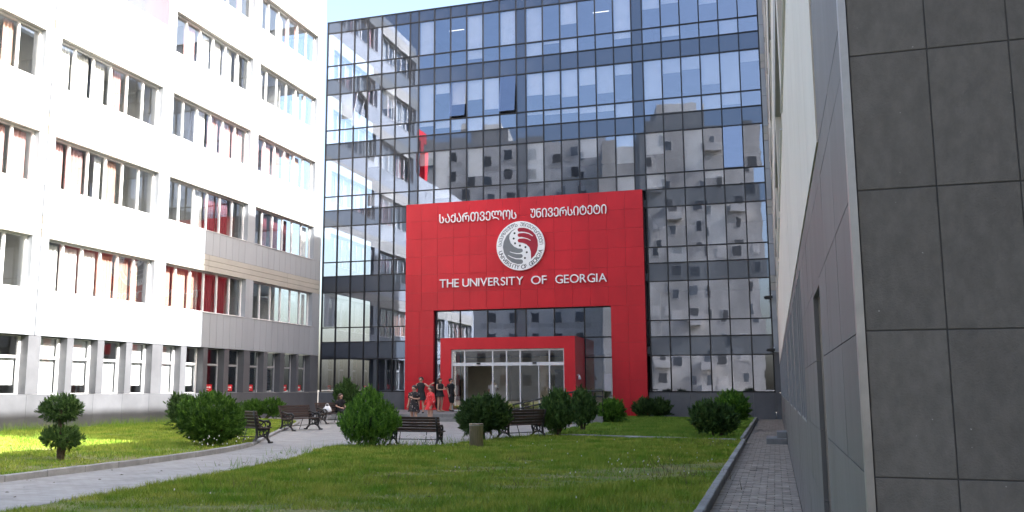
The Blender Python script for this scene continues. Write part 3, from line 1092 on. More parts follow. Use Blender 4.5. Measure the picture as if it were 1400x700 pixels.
# red steel frame on the lower roof of the left wing
rf = tag(empty('roof_frame', (-28.6, 31.5, 18.5)), 'red steel frame standing on the lower roof of the white wing', 'frame')
for (yy) in (-1.6, 1.6):
    MB().box(-0.25, 0.25, yy - 0.35, yy + 0.35, 0, 4.4).build('upright', 'red_panel', rf)
MB().box(-0.26, 0.26, -2.6, 2.6, 4.4, 5.3).build('beam', 'red_panel', rf)
MB().prism([(-0.2, 0), (0.2, 0), (0.2, 0.5), (-0.2, 0.5)], -1.2, 1.2).build('tie', 'red_panel', rf)
fb = tag(empty('wall_bracket', (-26.8, 33.0, 17.75)), 'small pale metal bracket on the parapet near the upper left', 'bracket')
MB().tube([(0, 0, 0), (0.45, 0, -0.1), (0.5, 0.5, -0.15)], 0.04).build('arm', 'alu', fb)
MB().tube([(0.3, 0.1, -0.1), (0.3, 0.1, 0.6)], 0.04).build('post', 'alu', fb)

# ---- right wing
XR = 0.27
RWB = reg(empty('grey_tiled_wing_building', (6, 27, 0)))
tag(RWB, 'shaded university wing along the right with dark grey tiles below white cladding', 'building')
RZ = [(3.40, 21.45, 12.2), (21.47, 35.58, 18.8), (35.6, 66, 29.2)]  # unseen near roof shaped low to let sun onto the left lawn
wing_shell(RWB, -1, XR, 14, RZ, 3.4)
GB_Z = 2.86
# end wall of dark tiles
ENDY = 3.21
tw, th_ = 0.235, 0.4565
z0 = 1.325 - 3 * th_
me = MB().box(-(tw - 0.0045) / 2, (tw - 0.0045) / 2, -0.012, 0.012, -(th_ - 0.0045) / 2, (th_ - 0.0045) / 2).mesh('tile', bevel=0.0012)
me.materials.append(M['tile'])
MB().box(XR + 0.013, 14.2, ENDY - 0.009, ENDY + 0.2, -0.05, 12.2).build('end_wall', 'core', RWB, loc=-PW[RWB.name])
for i in range(7):
    for j in range(12):
        o = link('tile', me, None, RWB)
        o.location = Vector((XR + 0.012 + tw * (i + 0.5), ENDY, z0 + th_ * (j + 0.5))) - PW[RWB.name]
        o.rotation_euler = (R(random.uniform(-.08, .08)), R(random.uniform(-.12, .12)), R(random.uniform(-.12, .12)))
box_part('end_cladding', 'tile', RWB, XR + 0.012 + tw * 7 + 0.004, 14.2, ENDY - 0.012, ENDY - 0.010, -0.04, 12.2)
box_part('end_cladding', 'tile', RWB, XR + 0.012, XR + 0.012 + tw * 7, ENDY - 0.012, ENDY - 0.010, z0 + th_ * 12 + 0.004, 12.2)
box_part('shade_block', 'tile', RWB, 3.0, 14.2, -14.0, ENDY - 0.02, -0.04, 12.2)  # unseen block added to keep grazing sun off the tiled end face
# corner trim
box_part('corner_trim', 'trim', RWB, XR - 0.014, XR + 0.010, ENDY - 0.016, ENDY + 0.03, -0.04, 12.2)


def side_tiles(y0, y1, za, zb, step, mat='tile_side', name='wall_tile', zs=None):
    zs = zs or [z0 + th_ * j for j in range(0, 40)]
    zz_ = [za] + [z for z in zs if za + 0.05 < z < zb - 0.05] + [zb]
    ys_ = grid_lines(y0, y1, step)
    for a, c_ in zip(ys_[:-1], ys_[1:]):
        for p, q in zip(zz_[:-1], zz_[1:]):
            o = box_part(name, mat, RWB, XR - 0.002, XR + 0.028, a + 0.0015, a + (y1 - y0) / (len(ys_) - 1) - 0.0015, p + 0.002, q - 0.002)
            o.rotation_euler = (0, R(random.uniform(-.12, .12)), R(random.uniform(-.12, .12)))


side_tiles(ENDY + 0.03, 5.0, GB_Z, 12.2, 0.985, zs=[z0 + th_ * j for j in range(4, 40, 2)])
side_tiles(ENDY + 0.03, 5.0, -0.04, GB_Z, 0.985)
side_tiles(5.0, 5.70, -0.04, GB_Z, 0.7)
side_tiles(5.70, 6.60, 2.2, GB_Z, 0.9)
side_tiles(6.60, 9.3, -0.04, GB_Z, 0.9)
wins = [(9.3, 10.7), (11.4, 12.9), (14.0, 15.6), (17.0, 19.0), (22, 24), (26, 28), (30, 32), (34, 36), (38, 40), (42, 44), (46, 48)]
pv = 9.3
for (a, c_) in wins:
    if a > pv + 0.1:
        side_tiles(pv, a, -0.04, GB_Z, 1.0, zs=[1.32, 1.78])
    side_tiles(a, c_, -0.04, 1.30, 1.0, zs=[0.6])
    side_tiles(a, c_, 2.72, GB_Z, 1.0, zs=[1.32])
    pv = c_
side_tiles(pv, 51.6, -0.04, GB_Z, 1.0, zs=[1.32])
# doorway recess, then slit windows
box_part('door', 'grey_alu', RWB, XR + 0.20, XR + 0.25, 5.72, 6.58, 0, 2.19)
MB().box(XR + 0.03, XR + 0.3, 5.66, 5.695, -0.02, 2.2).box(XR + 0.03, XR + 0.3, 6.605, 6.64, -0.02, 2.2).box(XR + 0.03, XR + 0.3, 5.66, 6.64, 2.205, 2.24) \
    .build('door_frame', 'trim', RWB, loc=-PW[RWB.name])
for (a, c_) in wins:
    fr = MB()
    for yy in grid_lines(a, c_, 0.7):
        fr.box(XR - 0.012, XR + 0.05, yy - 0.03, yy + 0.03, 1.31, 2.71)
    fr.box(XR - 0.008, XR + 0.05, a, c_, 1.285, 1.31)
    o = fr.build('window', 'grey_alu', RWB, loc=-PW[RWB.name])
    PW[o.name] = Vector((0, 0, 0))
    gy = grid_lines(a, c_, 0.7)
    for p, q in zip(gy[:-1], gy[1:]):
        box_part('pane', 'dark_glass', o, XR + 0.06, XR + 0.07, p + 0.03, q - 0.03, 1.31, 2.71)
# white cladding and ribbon windows above
for bi, (y0, y1) in enumerate(BAYS):
    yc = (y0 + y1) / 2
    top = 29.2 if yc > 35.6 else (18.8 if yc > 21.46 else 12.2)
    yb0, yb1 = y0 - 0.4, y1 + 0.4
    if bi == 0:
        yb1 = 51.6
    if bi == 5:
        yb0 = 5.0
    for k in RW_ROWS:
        head = HEAD0 + PITCH * k
        sill = head - WH
        if head > top:
            break
        zb = GB_Z + 0.01 if k == 0 else head - PITCH + 0.85
        ys = grid_lines(yb0, yb1, 1.24)
        for a, c_ in zip(ys[:-1], ys[1:]):
            box_part('white_panel', 'cream_panel', RWB, XR - 0.01, XR + TH, round(a, 3) + 0.006, round(a, 3) + (yb1 - yb0) / (len(ys) - 1) - 0.006, zb, sill - 0.03)
        for (a, c_) in ((yb0, y0), (y1, yb1)):
            if c_ - a > 0.05:
                box_part('white_panel', 'cream_panel', RWB, XR - 0.01, XR + TH, a + 0.006, c_ - 0.001, sill - 0.02, head)
        zt = min(head + 0.85, top)
        if zt - head > 0.2:
            for j in range(2):
                za, zc = head + 0.005 + (zt - head) * j / 2, head + (zt - head) * (j + 1) / 2
                box_part('beige_panel', 'beige_panel', RWB, XR - 0.014, XR + TH, yb0 + 0.006, yb1 - 0.006, za, zc - 0.012)
        cs = [(i, .9, 0, rw.choice(PAL)) for i in range(6) if rw.random() < 0.3]
        ribbon_window(RWB, -1, XR, y0, y1, sill, head, cs)
    lasth = HEAD0 + PITCH * int((top - HEAD0) // PITCH)
    if top - lasth > 0.9:
        box_part('white_panel', 'cream_panel', RWB, XR - 0.01, XR + TH, yb0, yb1, lasth + 0.86, top)
box_part('step_wall', 'white_panel', RWB, XR + 0.01, 14.2, 21.46, 21.6, 12.2, 18.8)  # closes the roof step made for the sun patch
box_part('step_wall', 'white_panel', RWB, XR + 0.01, 14.2, 35.59, 35.75, 18.8, 29.2)

# concrete doorstep beside the right wing
ds = tag(reg(empty('doorstep', (-0.05, 29, 0))), 'grey concrete doorstep against the right wing on the side path', 'doorstep')
box_part('step', 'step_stone', ds, -0.32, 0.26, 28.6, 30.2, -0.02, 0.16, bevel=0.01)
box_part('step', 'step_stone', ds, -0.02, 0.261, 28.9, 30.0, 0.16, 0.34, bevel=0.01)

# ------------------------------------------------------------------ apartment blocks behind the camera (seen mirrored in the glass)
AP = tag(reg(empty('apartment_building', (-9, -26, 0))), 'tall grey concrete apartment block mirrored in the right half of the glass', 'building')
box_part('wall', 'apartment', AP, -16.5, -0.6, -38, -26, 0, 38.5)
box_part('roof_block', 'apartment', AP, -15, -8, -36, -26.5, 38.5, 41.5)
box_part('roof_block', 'apartment', AP, -22.5, -16.5, -36, -26.3, 0, 36.0)
for k in range(12):
    for i, x in enumerate((-15.2, -12.9, -10.6, -8.3, -6.1, -3.8, -1.8)):
        if rw.random() < 0.55:
            wd = 1.2 if rw.random() < 0.5 else 0.65
            wn = box_part('window', rw.choice(['core', 'dark_pane', 'dark_pane', 'apartment_light']), AP, x - wd / 2, x + wd / 2, -26.02, -25.96, 2 + k * 3, 3.3 + k * 3)
            box_part('window_surround', 'apartment_light', AP, x - wd / 2 - 0.12, x + wd / 2 + 0.12, -26.01, -25.985, 1.88 + k * 3, 3.42 + k * 3)
            if rw.random() < 0.35:
                box_part('balcony', 'apartment_light', AP, x - 1.2, x + 1.2, -26.0, -24.9, 1.1 + k * 3, 2.1 + k * 3)
AP2 = tag(reg(empty('apartment_building', (-34, -30, 0))), 'lower grey apartment block mirrored left of the middle of the glass', 'building')
box_part('wall', 'apartment_light', AP2, -52, -23, -42, -30, 0, 39.5)
box_part('roof_block', 'apartment', AP2, -44, -38, -40, -31, 39.5, 42)
for k in range(12):
    for x in np.arange(-50, -24, 3.3):
        if rw.random() < 0.8:
            box_part('window', rw.choice(['core', 'dark_pane', 'dark_pane']), AP2, x - 0.6, x + 0.6, -30.02, -29.96, 2 + k * 3.1, 3.5 + k * 3.1)
            box_part('band', 'apartment', AP2, x - 1.62, x + 1.62, -30.01, -29.985, 1.2 + k * 3.1, 1.9 + k * 3.1)


AP.rotation_euler = (0, 0, R(-12))
AP2.rotation_euler = (0, 0, R(-10))

# ------------------------------------------------------------------ benches
def arc_pts(cx, cz, r, a0, a1, n_=8):
    return [(cx + r * math.cos(R(a0 + (a1 - a0) * i / n_)), cz + r * math.sin(R(a0 + (a1 - a0) * i / n_))) for i in range(n_ + 1)]


def make_bench():
    root = empty('park_bench')
    L = 2.0
    for sx in (-1, 1):
        e = MB()
        x = sx * (L / 2 - 0.12)
        P = lambda pts: [(x, p, q) for p, q in pts]
        # front leg, rear leg, back upright, arm rest, scrolls (y forward is negative)
        e.tube(P([(-0.36, 0.0), (-0.33, 0.06), (-0.24, 0.16), (-0.26, 0.28), (-0.31, 0.38), (-0.30, 0.47)]), [0.045, 0.04, 0.04, 0.045, 0.04, 0.04], 6)
        e.tube(P([(0.36, 0.0), (0.33, 0.06), (0.22, 0.17), (0.19, 0.30), (0.20, 0.45), (0.26, 0.70), (0.36, 1.00)]), [0.045, 0.04, 0.045, 0.045, 0.045, 0.04, 0.03], 6)
        e.tube(P([(-0.30, 0.45), (-0.05, 0.43), (0.20, 0.44)]), 0.04, 6)
        e.tube(P([(-0.24, 0.16), (-0.10, 0.23), (0.06, 0.23), (0.22, 0.17)]), 0.035, 6)
        e.tube(P([(-0.30, 0.46), (-0.36, 0.60), (-0.28, 0.69), (-0.05, 0.68), (0.15, 0.74), (0.27, 0.74)]), 0.035, 6)
        e.tube(P(arc_pts(-0.30, 0.585, 0.075, 40, 330)), 0.026, 5)
        e.tube(P(arc_pts(0.0, 0.33, 0.085, 0, 350)), 0.026, 5)
        e.tube(P(arc_pts(-0.15, 0.33, 0.06, 0, 350)), 0.024, 5)
        e.tube(P(arc_pts(0.13, 0.56, 0.075, -60, 240)), 0.026, 5)
        e.tube(P(arc_pts(-0.08, 0.56, 0.085, 0, 350)), 0.024, 5)
        for fy in (-0.39, 0.39):
            e.box(x - 0.045, x + 0.045, fy - 0.075, fy + 0.075, 0.0, 0.05)
        e.build('end_frame', 'iron', root, smooth=True)
    for i in range(6):
        y_ = -0.30 + i * 0.092
        z_ = 0.485 - 0.012 * math.sin(i / 5 * math.pi)
        MB().box(-L / 2, L / 2, y_ - 0.038, y_ + 0.038, z_ - 0.018, z_ + 0.018).build('slat', 'bench_wood', root, bevel=0.006)
    for i in range(5):
        t = i / 4
        o = MB().box(-L / 2, L / 2, -0.018, 0.018, -0.045, 0.045).build('slat', 'bench_wood', root, bevel=0.006)
        o.location = (0, 0.205 + 0.13 * t, 0.56 + 0.40 * t)
        o.rotation_euler = (R(-16), 0, 0)
    MB().tube([(-0.5, 0.24, 0.5), (-0.5, 0.42, 0.02)], 0.014, 5).tube([(0.5, 0.24, 0.5), (0.5, 0.42, 0.02)], 0.014, 5).tube(
        [(-L / 2 + .12, 0.0, 0.2), (L / 2 - .12, 0.0, 0.2)], 0.014, 5).build('brace', 'iron', root)
    return root


def copy_tree(o, parent=None):
    c_ = o.copy()
    COL.objects.link(c_)
    c_.parent = parent
    for ch in o.children:
        copy_tree(ch, c_)
    return c_


bench0 = make_bench()
BENCHES = [  # x, y, rotation (0 faces -Y), label
    (-9.80, 24.95, 180, 'dark slatted park bench seen from behind, beside the cone shaped bush'),
    (-15.1, 24.3, 165, 'dark slatted park bench half hidden behind the biggest rounded bush'),
    (-17.5, 32.3, 80, 'dark slatted park bench turned to the camera with a pale front edge, nobody on it'),
    (-19.35, 38.9, 74, 'dark slatted park bench on which a person with a white bag sits'),
    (-7.85, 29.3, -118, 'dark park bench with ornate iron ends between the two bushes by the bin'),
]
BS = (0.80, 0.94, 0.94, 0.94, 0.92)
for i, (x, y, r_, lb_) in enumerate(BENCHES):
    o = bench0 if i == 0 else copy_tree(bench0)
    o.location = (x, y, 0.004)
    o.rotation_euler = (0, 0, R(r_))
    o.scale = (BS[i],) * 3
    tag(o, lb_, 'bench', 'cast iron park benches around the plaza')

# litter bin
bn = tag(empty('litter_bin', (-7.85, 24.5, 0.03)), 'cylindrical brown metal litter bin at the edge of the grass', 'bin')
b_ = MB()
b_.loft([(0, 0, 0, .185, .185), (0, 0, 0.02, .19, .19), (0, 0, 0.58, .19, .19), (0, 0, 0.60, .196, .196), (0, 0, 0.615, .19, .19), (0, 0, 0.612, .165, .165), (0, 0, 0.2, .16, .16)], 24)
b_.build('drum', 'bin_brass', bn, smooth=True)
MB().loft([(0, 0, 0.56, .197, .197), (0, 0, 0.575, .197, .197)], 24, cap=False).build('rim_band', 'trim', bn)


# ------------------------------------------------------------------ vegetation
def np_mesh(name, V, tri_n):
    """V: (n*3,3) loose triangles"""
    me_ = bpy.data.meshes.new(name)
    nv = len(V)
    me_.vertices.add(nv)
    me_.vertices.foreach_set('co', V.astype(np.float32).reshape(-1))
    me_.loops.add(nv)
    me_.loops.foreach_set('vertex_index', np.arange(nv, dtype=np.int32))
    me_.polygons.add(nv // tri_n)
    me_.polygons.foreach_set('loop_start', np.arange(0, nv, tri_n, dtype=np.int32))
    me_.polygons.foreach_set('loop_total', np.full(nv // tri_n, tri_n, dtype=np.int32))
    me_.update()
    me_.validate()
    return me_


def lumpy(dirs, seed, amp):
    r_ = np.random.default_rng(seed)
    s = np.zeros(len(dirs))
    for f, a in ((2.5, 1.0), (5, 0.6), (9, 0.5)):
        for _ in range(4):
            k = r_.normal(size=3) * f
            s += a * np.sin(dirs @ k + r_.uniform(0, 6.28))
    return 1 + amp * s / 4


def crown(name, parent, lobes, n, seed, mat, leaf=0.10, upright=0.6, amp=0.10):
    """tufts of thin leaf sprays through the volume of ellipsoid / cone lobes. lobe: (cx,cy,cz,rx,ry,rz,cone)"""
    r_ = np.random.default_rng(seed)
    vol = np.array([l[3] * l[4] * l[5] for l in lobes]) ** 0.67
    per = 34
    cnts = (n / per * vol / vol.sum()).astype(int)
    allv = []
    for li, (l, c_) in enumerate(zip(lobes, cnts)):
        d = r_.normal(size=(c_, 3))
        d /= np.linalg.norm(d, axis=1)[:, None]
        rad = lumpy(d, seed + li * 17, amp) * (0.50 + 0.43 * r_.random(c_) ** 0.5)
        stray = r_.random(c_) < 0.10
        rad = np.where(stray, rad * r_.uniform(1.0, 1.10, c_), rad)
        p = d * rad[:, None]
        cone = l[6]
        if cone:
            zz_ = p[:, 2]
            f = np.where(zz_ > 0, 1 - cone * np.clip(zz_, 0, 1.1) ** 1.3, 1.0)
            p[:, 0] *= f
            p[:, 1] *= f
        P = p * np.array(l[3:6]) + np.array(l[:3])
        nrm = d / np.array(l[3:6])
        nrm /= np.linalg.norm(nrm, axis=1)[:, None]
        tax = nrm * (1 - upright) + np.array([0, 0, 1.0]) * upright + r_.normal(size=(c_, 3)) * 0.22
        tax /= np.linalg.norm(tax, axis=1)[:, None]
        tl = leaf * r_.uniform(1.1, 2.4, c_)
        # blades of every tuft
        m_ = c_ * per
        rep_ = np.repeat(np.arange(c_), per)
        t = r_.random(m_) ** 0.8
        ax = tax[rep_] + r_.normal(size=(m_, 3)) * 0.42
        ax /= np.linalg.norm(ax, axis=1)[:, None]
        Q = P[rep_] + tax[rep_] * (tl[rep_] * t)[:, None] + r_.normal(size=(m_, 3)) * (leaf * 0.26 * (1.15 - t))[:, None]
        sd = np.cross(ax, r_.normal(size=(m_, 3)))
        sd /= np.linalg.norm(sd, axis=1)[:, None] + 1e-9
        ln = (leaf * r_.uniform(0.5, 1.15, m_))[:, None]
        wd = ln * r_.uniform(0.08, 0.18, m_)[:, None]
        tr = np.empty((m_, 3, 3))
        tr[:, 0] = Q - ax * ln * 0.3 - sd * wd
        tr[:, 1] = Q - ax * ln * 0.3 + sd * wd
        tr[:, 2] = Q + ax * ln * 0.7
        allv.append(tr.reshape(-1, 3))
    V = np.concatenate(allv)
    V[:, 2] = np.maximum(V[:, 2], 0.02)
    o = link(name, np_mesh(name, V, 3), mat, parent)
    # dark twiggy heart keeps the middle dense
    hb = bmesh.new()
    for l in lobes:
        g_ = bmesh.ops.create_icosphere(hb, subdivisions=2, radius=1.0)
        for v in g_['verts']:
            q = v.co.copy()
            s_ = 0.52 + 0.10 * math.sin(q.x * 7 + seed) * math.cos(q.z * 6)
            f = 1 - l[6] * max(0, q.z) ** 1.3 if l[6] else 1
            v.co = Vector((l[0] + q.x * l[3] * s_ * f, l[1] + q.y * l[4] * s_ * f, max(0.05, l[2] + q.z * l[5] * s_)))
    hm = bpy.data.meshes.new('twig_heart')
    hb.to_mesh(hm)
    hb.free()
    link('twig_heart', hm, 'leaf_core', o)
    return o


def bush(label, loc, lobes, n, seed, mat='leaf_thuja', leaf=0.10, stem_h=0.35, upright=0.6, amp=0.10, group='clipped evergreen bushes in the courtyard', name='evergreen_bush', stems=4):
    root = tag(empty(name, (*loc, 0.02)), label, 'bush', group)
    if leaf > 0.1:      # the sprays reach beyond the lobes
        lobes = [(l[0], l[1], l[2] - 0.6 * leaf, l[3] - 0.6 * leaf, l[4] - 0.6 * leaf, l[5] - 0.55 * leaf, l[6]) for l in lobes]
    r_ = random.Random(seed)
    tb = MB()
    hx = sum(l[0] for l in lobes) / len(lobes)
    for i in range(stems):
        a = r_.uniform(0, 6.28)
        l = lobes[i % len(lobes)]
        sp = 0.10 if stems > 1 else 0.0
        tb.tube([(l[0] * 0.3 + math.cos(a) * sp * 0.5, l[1] * 0.3 + math.sin(a) * sp * 0.5, -0.03),
                 (l[0] * 0.7 + math.cos(a) * sp, l[1] * 0.7 + math.sin(a) * sp, stem_h * 0.6),
                 (l[0] + math.cos(a) * sp * 2.2, l[1] + math.sin(a) * sp * 2.2, max(stem_h, l[2]))], [0.045, 0.035, 0.015], 6)
    tb.build('trunk', 'bark', root)
    crown('crown', root, lobes, n, seed, mat, leaf, upright, amp)
    return root


bush('cone shaped bright green bush left of the bench seen from behind', (-10.66, 23.6), [(0, 0, 0.64, 0.93, 0.9, 0.46, 0.0), (0, 0, 0.72, 0.88, 0.86, 0.92, 0.74)], 60000, 11, leaf=0.07, upright=0.8, amp=0.08, stem_h=0.3)
bush('biggest rounded green bush at the kerb beside the left bench', (-14.85, 22.3), [(0, 0, 0.76, 0.92, 0.9, 0.70, 0.0), (0.2, 0, 0.55, 0.75, 0.7, 0.45, 0.0)], 60000, 12, leaf=0.08, upright=0.5, amp=0.09)
bush('ragged dark bush just behind the biggest rounded bush', (-21.3, 30.3), [(0.1, 0, 0.7, 0.72, 0.7, 0.66, 0.2), (-0.3, 0, 1.0, 0.4, 0.4, 0.45, 0.3)], 20000, 13, 'leaf_juniper', leaf=0.14, upright=0.55, amp=0.18)
bush('low wide bush against the dark ground floor of the left wing', (-25.6, 43.2), [(-0.55, 0, 0.55, 0.72, 0.6, 0.48, 0), (0.5, 0.1, 0.60, 0.7, 0.6, 0.52, 0)], 18000, 14, leaf=0.12, amp=0.1)
bush('loose dark bush behind the seated person, in front of the left glazing', (-22.1, 45.9), [(0, 0, 1.15, 0.78, 0.7, 0.85, 0.2)], 12000, 15, 'leaf_juniper', leaf=0.16, amp=0.2, stem_h=0.6)
bush('dark rounded bush directly behind the litter bin', (-8.5, 27.4), [(0, 0, 0.84, 0.72, 0.7, 0.55, 0.1), (-0.18, 0, 0.6, 0.62, 0.55, 0.38, 0)], 36000, 16, 'leaf_juniper', leaf=0.14, upright=0.55, amp=0.24)
bush('upright dark bush right of the ornate bench', (-6.92, 30.4), [(0, 0, 0.80, 0.60, 0.58, 0.68, 0.25)], 26000, 17, 'leaf_juniper', leaf=0.15, upright=0.75, amp=0.24)
bush('slim upright bush behind the right side of the ornate bench pair', (-6.7, 33.6), [(0, 0, 0.85, 0.52, 0.5, 0.66, 0.2)], 22000, 18, 'leaf_juniper', leaf=0.15, upright=0.8, amp=0.24)
bush('small spiky light bush before the right jamb of the red portal', (-7.05, 42.2), [(0, 0, 0.58, 0.66, 0.6, 0.52, 0.1)], 12000, 19, leaf=0.15, upright=0.45, amp=0.14)
bush('left one of the two low bushes at the portal\'s right corner', (-6.62, 49.5), [(0, 0, 0.58, 0.62, 0.55, 0.50, 0)], 10000, 20, 'leaf_juniper', leaf=0.14, amp=0.12)
bush('right one of the two low bushes at the portal\'s right corner', (-5.85, 49.7), [(0, 0, 0.60, 0.66, 0.55, 0.50, 0)], 10000, 24, 'leaf_juniper', leaf=0.14, amp=0.12)
bush('dark double headed bush near the side path, front one of two', (-1.95, 31.0), [(-0.18, 0, 0.66, 0.50, 0.5, 0.50, 0.1), (0.32, 0.05, 0.56, 0.42, 0.42, 0.44, 0.1)], 24000, 22, 'leaf_juniper', leaf=0.15, upright=0.65, amp=0.24)
bush('rounded bush near the side path, rear one of two', (-1.62, 37.4), [(0, 0, 0.90, 0.64, 0.6, 0.60, 0.1)], 18000, 23, leaf=0.12, upright=0.5, amp=0.12)
tp = bush('two tiered topiary bush with a ball above another on the left lawn', (-15.0, 16.8), [(-0.02, 0, 1.12, 0.44, 0.43, 0.26, 0), (0.03, 0, 0.50, 0.44, 0.42, 0.20, 0)], 34000, 25, 'leaf_juniper', leaf=0.06, upright=0.35, amp=0.15, stem_h=0.5, stems=5)


def in_poly(P, poly):
    x, y_ = P[:, 0], P[:, 1]
    c_ = np.zeros(len(P), bool)
    j = len(poly) - 1
    for i in range(len(poly)):
        xi, yi = poly[i]
        xj, yj = poly[j]
        cond = ((yi > y_) != (yj > y_)) & (x < (xj - xi) * (y_ - yi) / (yj - yi + 1e-12) + xi)
        c_ ^= cond
        j = i
    return c_


def grass(name, poly, n, y0, y1, h, wd, mat, label, power=1.0, patch=0.5, seed=1):
    r_ = np.random.default_rng(seed)
    xs = [p[0] for p in poly]
    k = int(n * 1.5)
    Y = y0 + (y1 - y0) * r_.random(k) ** power
    X = r_.uniform(min(xs), max(xs), k)
    P = np.stack([X, Y], 1)
    P = P[in_poly(P, poly)][:n]
    k = len(P)
    # clumpy height field
    f = np.zeros(k)
    for fr_, a in ((0.5, 1), (1.3, .8), (3.1, .7), (7.5, .6)):
        for _ in range(3):
            kk = r_.normal(size=2) * fr_
            f += a * np.sin(P @ kk + r_.uniform(0, 6.28))
    f = 1 + patch * f / 4
    keep = r_.random(k) < np.clip((f - 0.45) * 2.2, 0.25, 1)
    P, f = P[keep], f[keep]
    k = len(P)
    hh = h * np.clip(f, 0.3, 2.2) * r_.uniform(0.5, 1.3, k)
    sc = np.clip(P[:, 1] / 14, 0.7, 2.2)
    an = r_.uniform(0, 6.28, k)
    dx = np.stack([np.cos(an), np.sin(an)], 1) * (wd * sc * r_.uniform(0.6, 1.4, k))[:, None] * 0.5
    lean = r_.normal(size=(k, 2)) * (hh * 0.45)[:, None]
    V = np.zeros((k, 3, 3))
    V[:, 0, :2] = P - dx
    V[:, 1, :2] = P + dx
    V[:, 2, :2] = P + lean
    V[:, :2, 2] = 0.025
    V[:, 2, 2] = 0.025 + hh
    o = link(name, np_mesh(name, V.reshape(-1, 3), 3), mat)
    return tag(o, label, 'grass', kind='stuff')


grass('grass', lawn_main, 300000, 7.5, 30.6, 0.07, 0.011, 'grass', 'short patchy grass of the main lawn in front', power=1.25, seed=3, patch=0.8)
grass('grass.001', lawn_left, 170000, 9.0, 42.5, 0.07, 0.013, 'grass', 'grass of the left lawn between kerb and white wing', power=1.1, seed=4)
grass('grass.002', lawn_back, 70000, 29.7, 51.3, 0.10, 0.014, 'grass_fresh', 'fresh green grass strip before the red portal and glass', power=1.0, seed=5)


# taller weeds, dry stalks and white clover heads
def weeds(name, spots, n, h, mat, label, seed, spread=0.35, wd=0.012):
    r_ = np.random.default_rng(seed)
    out = []
    for (x, y_, s_) in spots:
        k = int(n * s_)
        p = np.stack([x + r_.normal(size=k) * spread * s_, y_ + r_.normal(size=k) * spread * s_], 1)
        hh = h * r_.uniform(0.4, 1.2, k) * s_
        an = r_.uniform(0, 6.28, k)
        dx = np.stack([np.cos(an), np.sin(an)], 1) * wd * 0.5
        V = np.zeros((k, 3, 3))
        V[:, 0, :2] = p - dx
        V[:, 1, :2] = p + dx
        V[:, 2, :2] = p + r_.normal(size=(k, 2)) * (hh * 0.4)[:, None]
        V[:, :2, 2] = 0.03
        V[:, 2, 2] = 0.03 + hh
        out.append(V.reshape(-1, 3))
    return tag(link(name, np_mesh(name, np.concatenate(out), 3), mat), label, 'weeds', kind='stuff')


r2 = random.Random(9)
spots = [(r2.uniform(-9.5, -1.2), r2.uniform(11, 29), r2.uniform(0.4, 1.0)) for _ in range(70)] + [(-10.0, 23.9, 1.2), (-9.3, 24.2, 1.1), (-10.6, 22.7, 1.2), (-8.6, 26.2, 1.2), (-7.9, 28.2, 1.2), (-7.2, 29.6, 1.2), (-10.1, 17, 1.1), (-10.9, 20.5, 1.0)]
weeds('weed_tufts', spots, 90, 0.20, 'grass_fresh', 'taller green tufts scattered over the main lawn', 31)
spots = [(r2.uniform(-9, -1.2), r2.uniform(11, 28), r2.uniform(0.5, 1.0)) for _ in range(26)] + [(-2.2, 19, 1.1), (-2.0, 17.5, 1.0), (-1.6, 15.5, 1)]
weeds('dry_stalks', spots, 40, 0.20, 'weed', 'dry brown stalks in the main lawn', 32)
spots = [(XL + r2.uniform(0.3, 2.0), r2.uniform(26, 41), r2.uniform(0.7, 1.4)) for _ in range(40)] + [q for q in ((r2.uniform(-25, -14), r2.uniform(14, 34), r2.uniform(0.5, 1.0)) for _ in range(70)) if in_poly(np.array([[q[0] + 0.6, q[1]]]), lawn_left)[0]]
weeds('weed_tufts.001', spots, 80, 0.32, 'grass_fresh', 'tall weeds along the base of the white wing', 33)
fl = MB()
for _ in range(60):
    x, y_ = r2.uniform(-9.3, -1.2), r2.uniform(10.5, 29)
    if r2.random() < 0.3:
        x, y_ = r2.gauss(-2.6, 0.8), r2.gauss(19.5, 2.0)
    fl.tube([(x, y_, 0.09), (x, y_, 0.115)], [0.010, 0.008], 5)
for _ in range(40):
    x, y_ = r2.gauss(-9.8, 0.45), r2.gauss(24.1, 0.25)
    z_ = r2.uniform(0.10, 0.34)
    fl.tube([(x, y_, z_), (x, y_, z_ + 0.03)], [0.013, 0.010], 5)
for _ in range(22):
    x, y_ = r2.gauss(-14.2, 0.5), r2.gauss(21.7, 0.3)
    z_ = r2.uniform(0.10, 0.34)
    fl.tube([(x, y_, z_), (x, y_, z_ + 0.03)], [0.013, 0.010], 5)
lv = MB()
for _ in range(120):
    if r2.random() < 0.5:
        x, y_ = r2.uniform(-9.4, -1.1), r2.uniform(10, 29)
    else:
        x, y_ = r2.uniform(-12.6, -9.9), r2.uniform(10, 30)
    a = r2.uniform(0, 6.28)
    q = r2.uniform(0.02, 0.045)
    z_ = 0.09 if in_poly(np.array([[x, y_]]), lawn_main)[0] else 0.012
    c1_, s1_ = math.cos(a) * q, math.sin(a) * q
    lv.quad((x - c1_, y_ - s1_, z_), (x + s1_ * .5, y_ - c1_ * .5, z_ + 0.01), (x + c1_, y_ + s1_, z_), (x - s1_ * .5, y_ + c1_ * .5, z_ + 0.012))
tag(lv.build('fallen_leaves', 'weed'), 'scattered dry brown leaves on lawn and left path', 'leaves', kind='stuff')
tag(fl.build('clover_flowers', 'flower'), 'tiny white clover and weed flowers in the grass', 'flowers', kind='stuff')


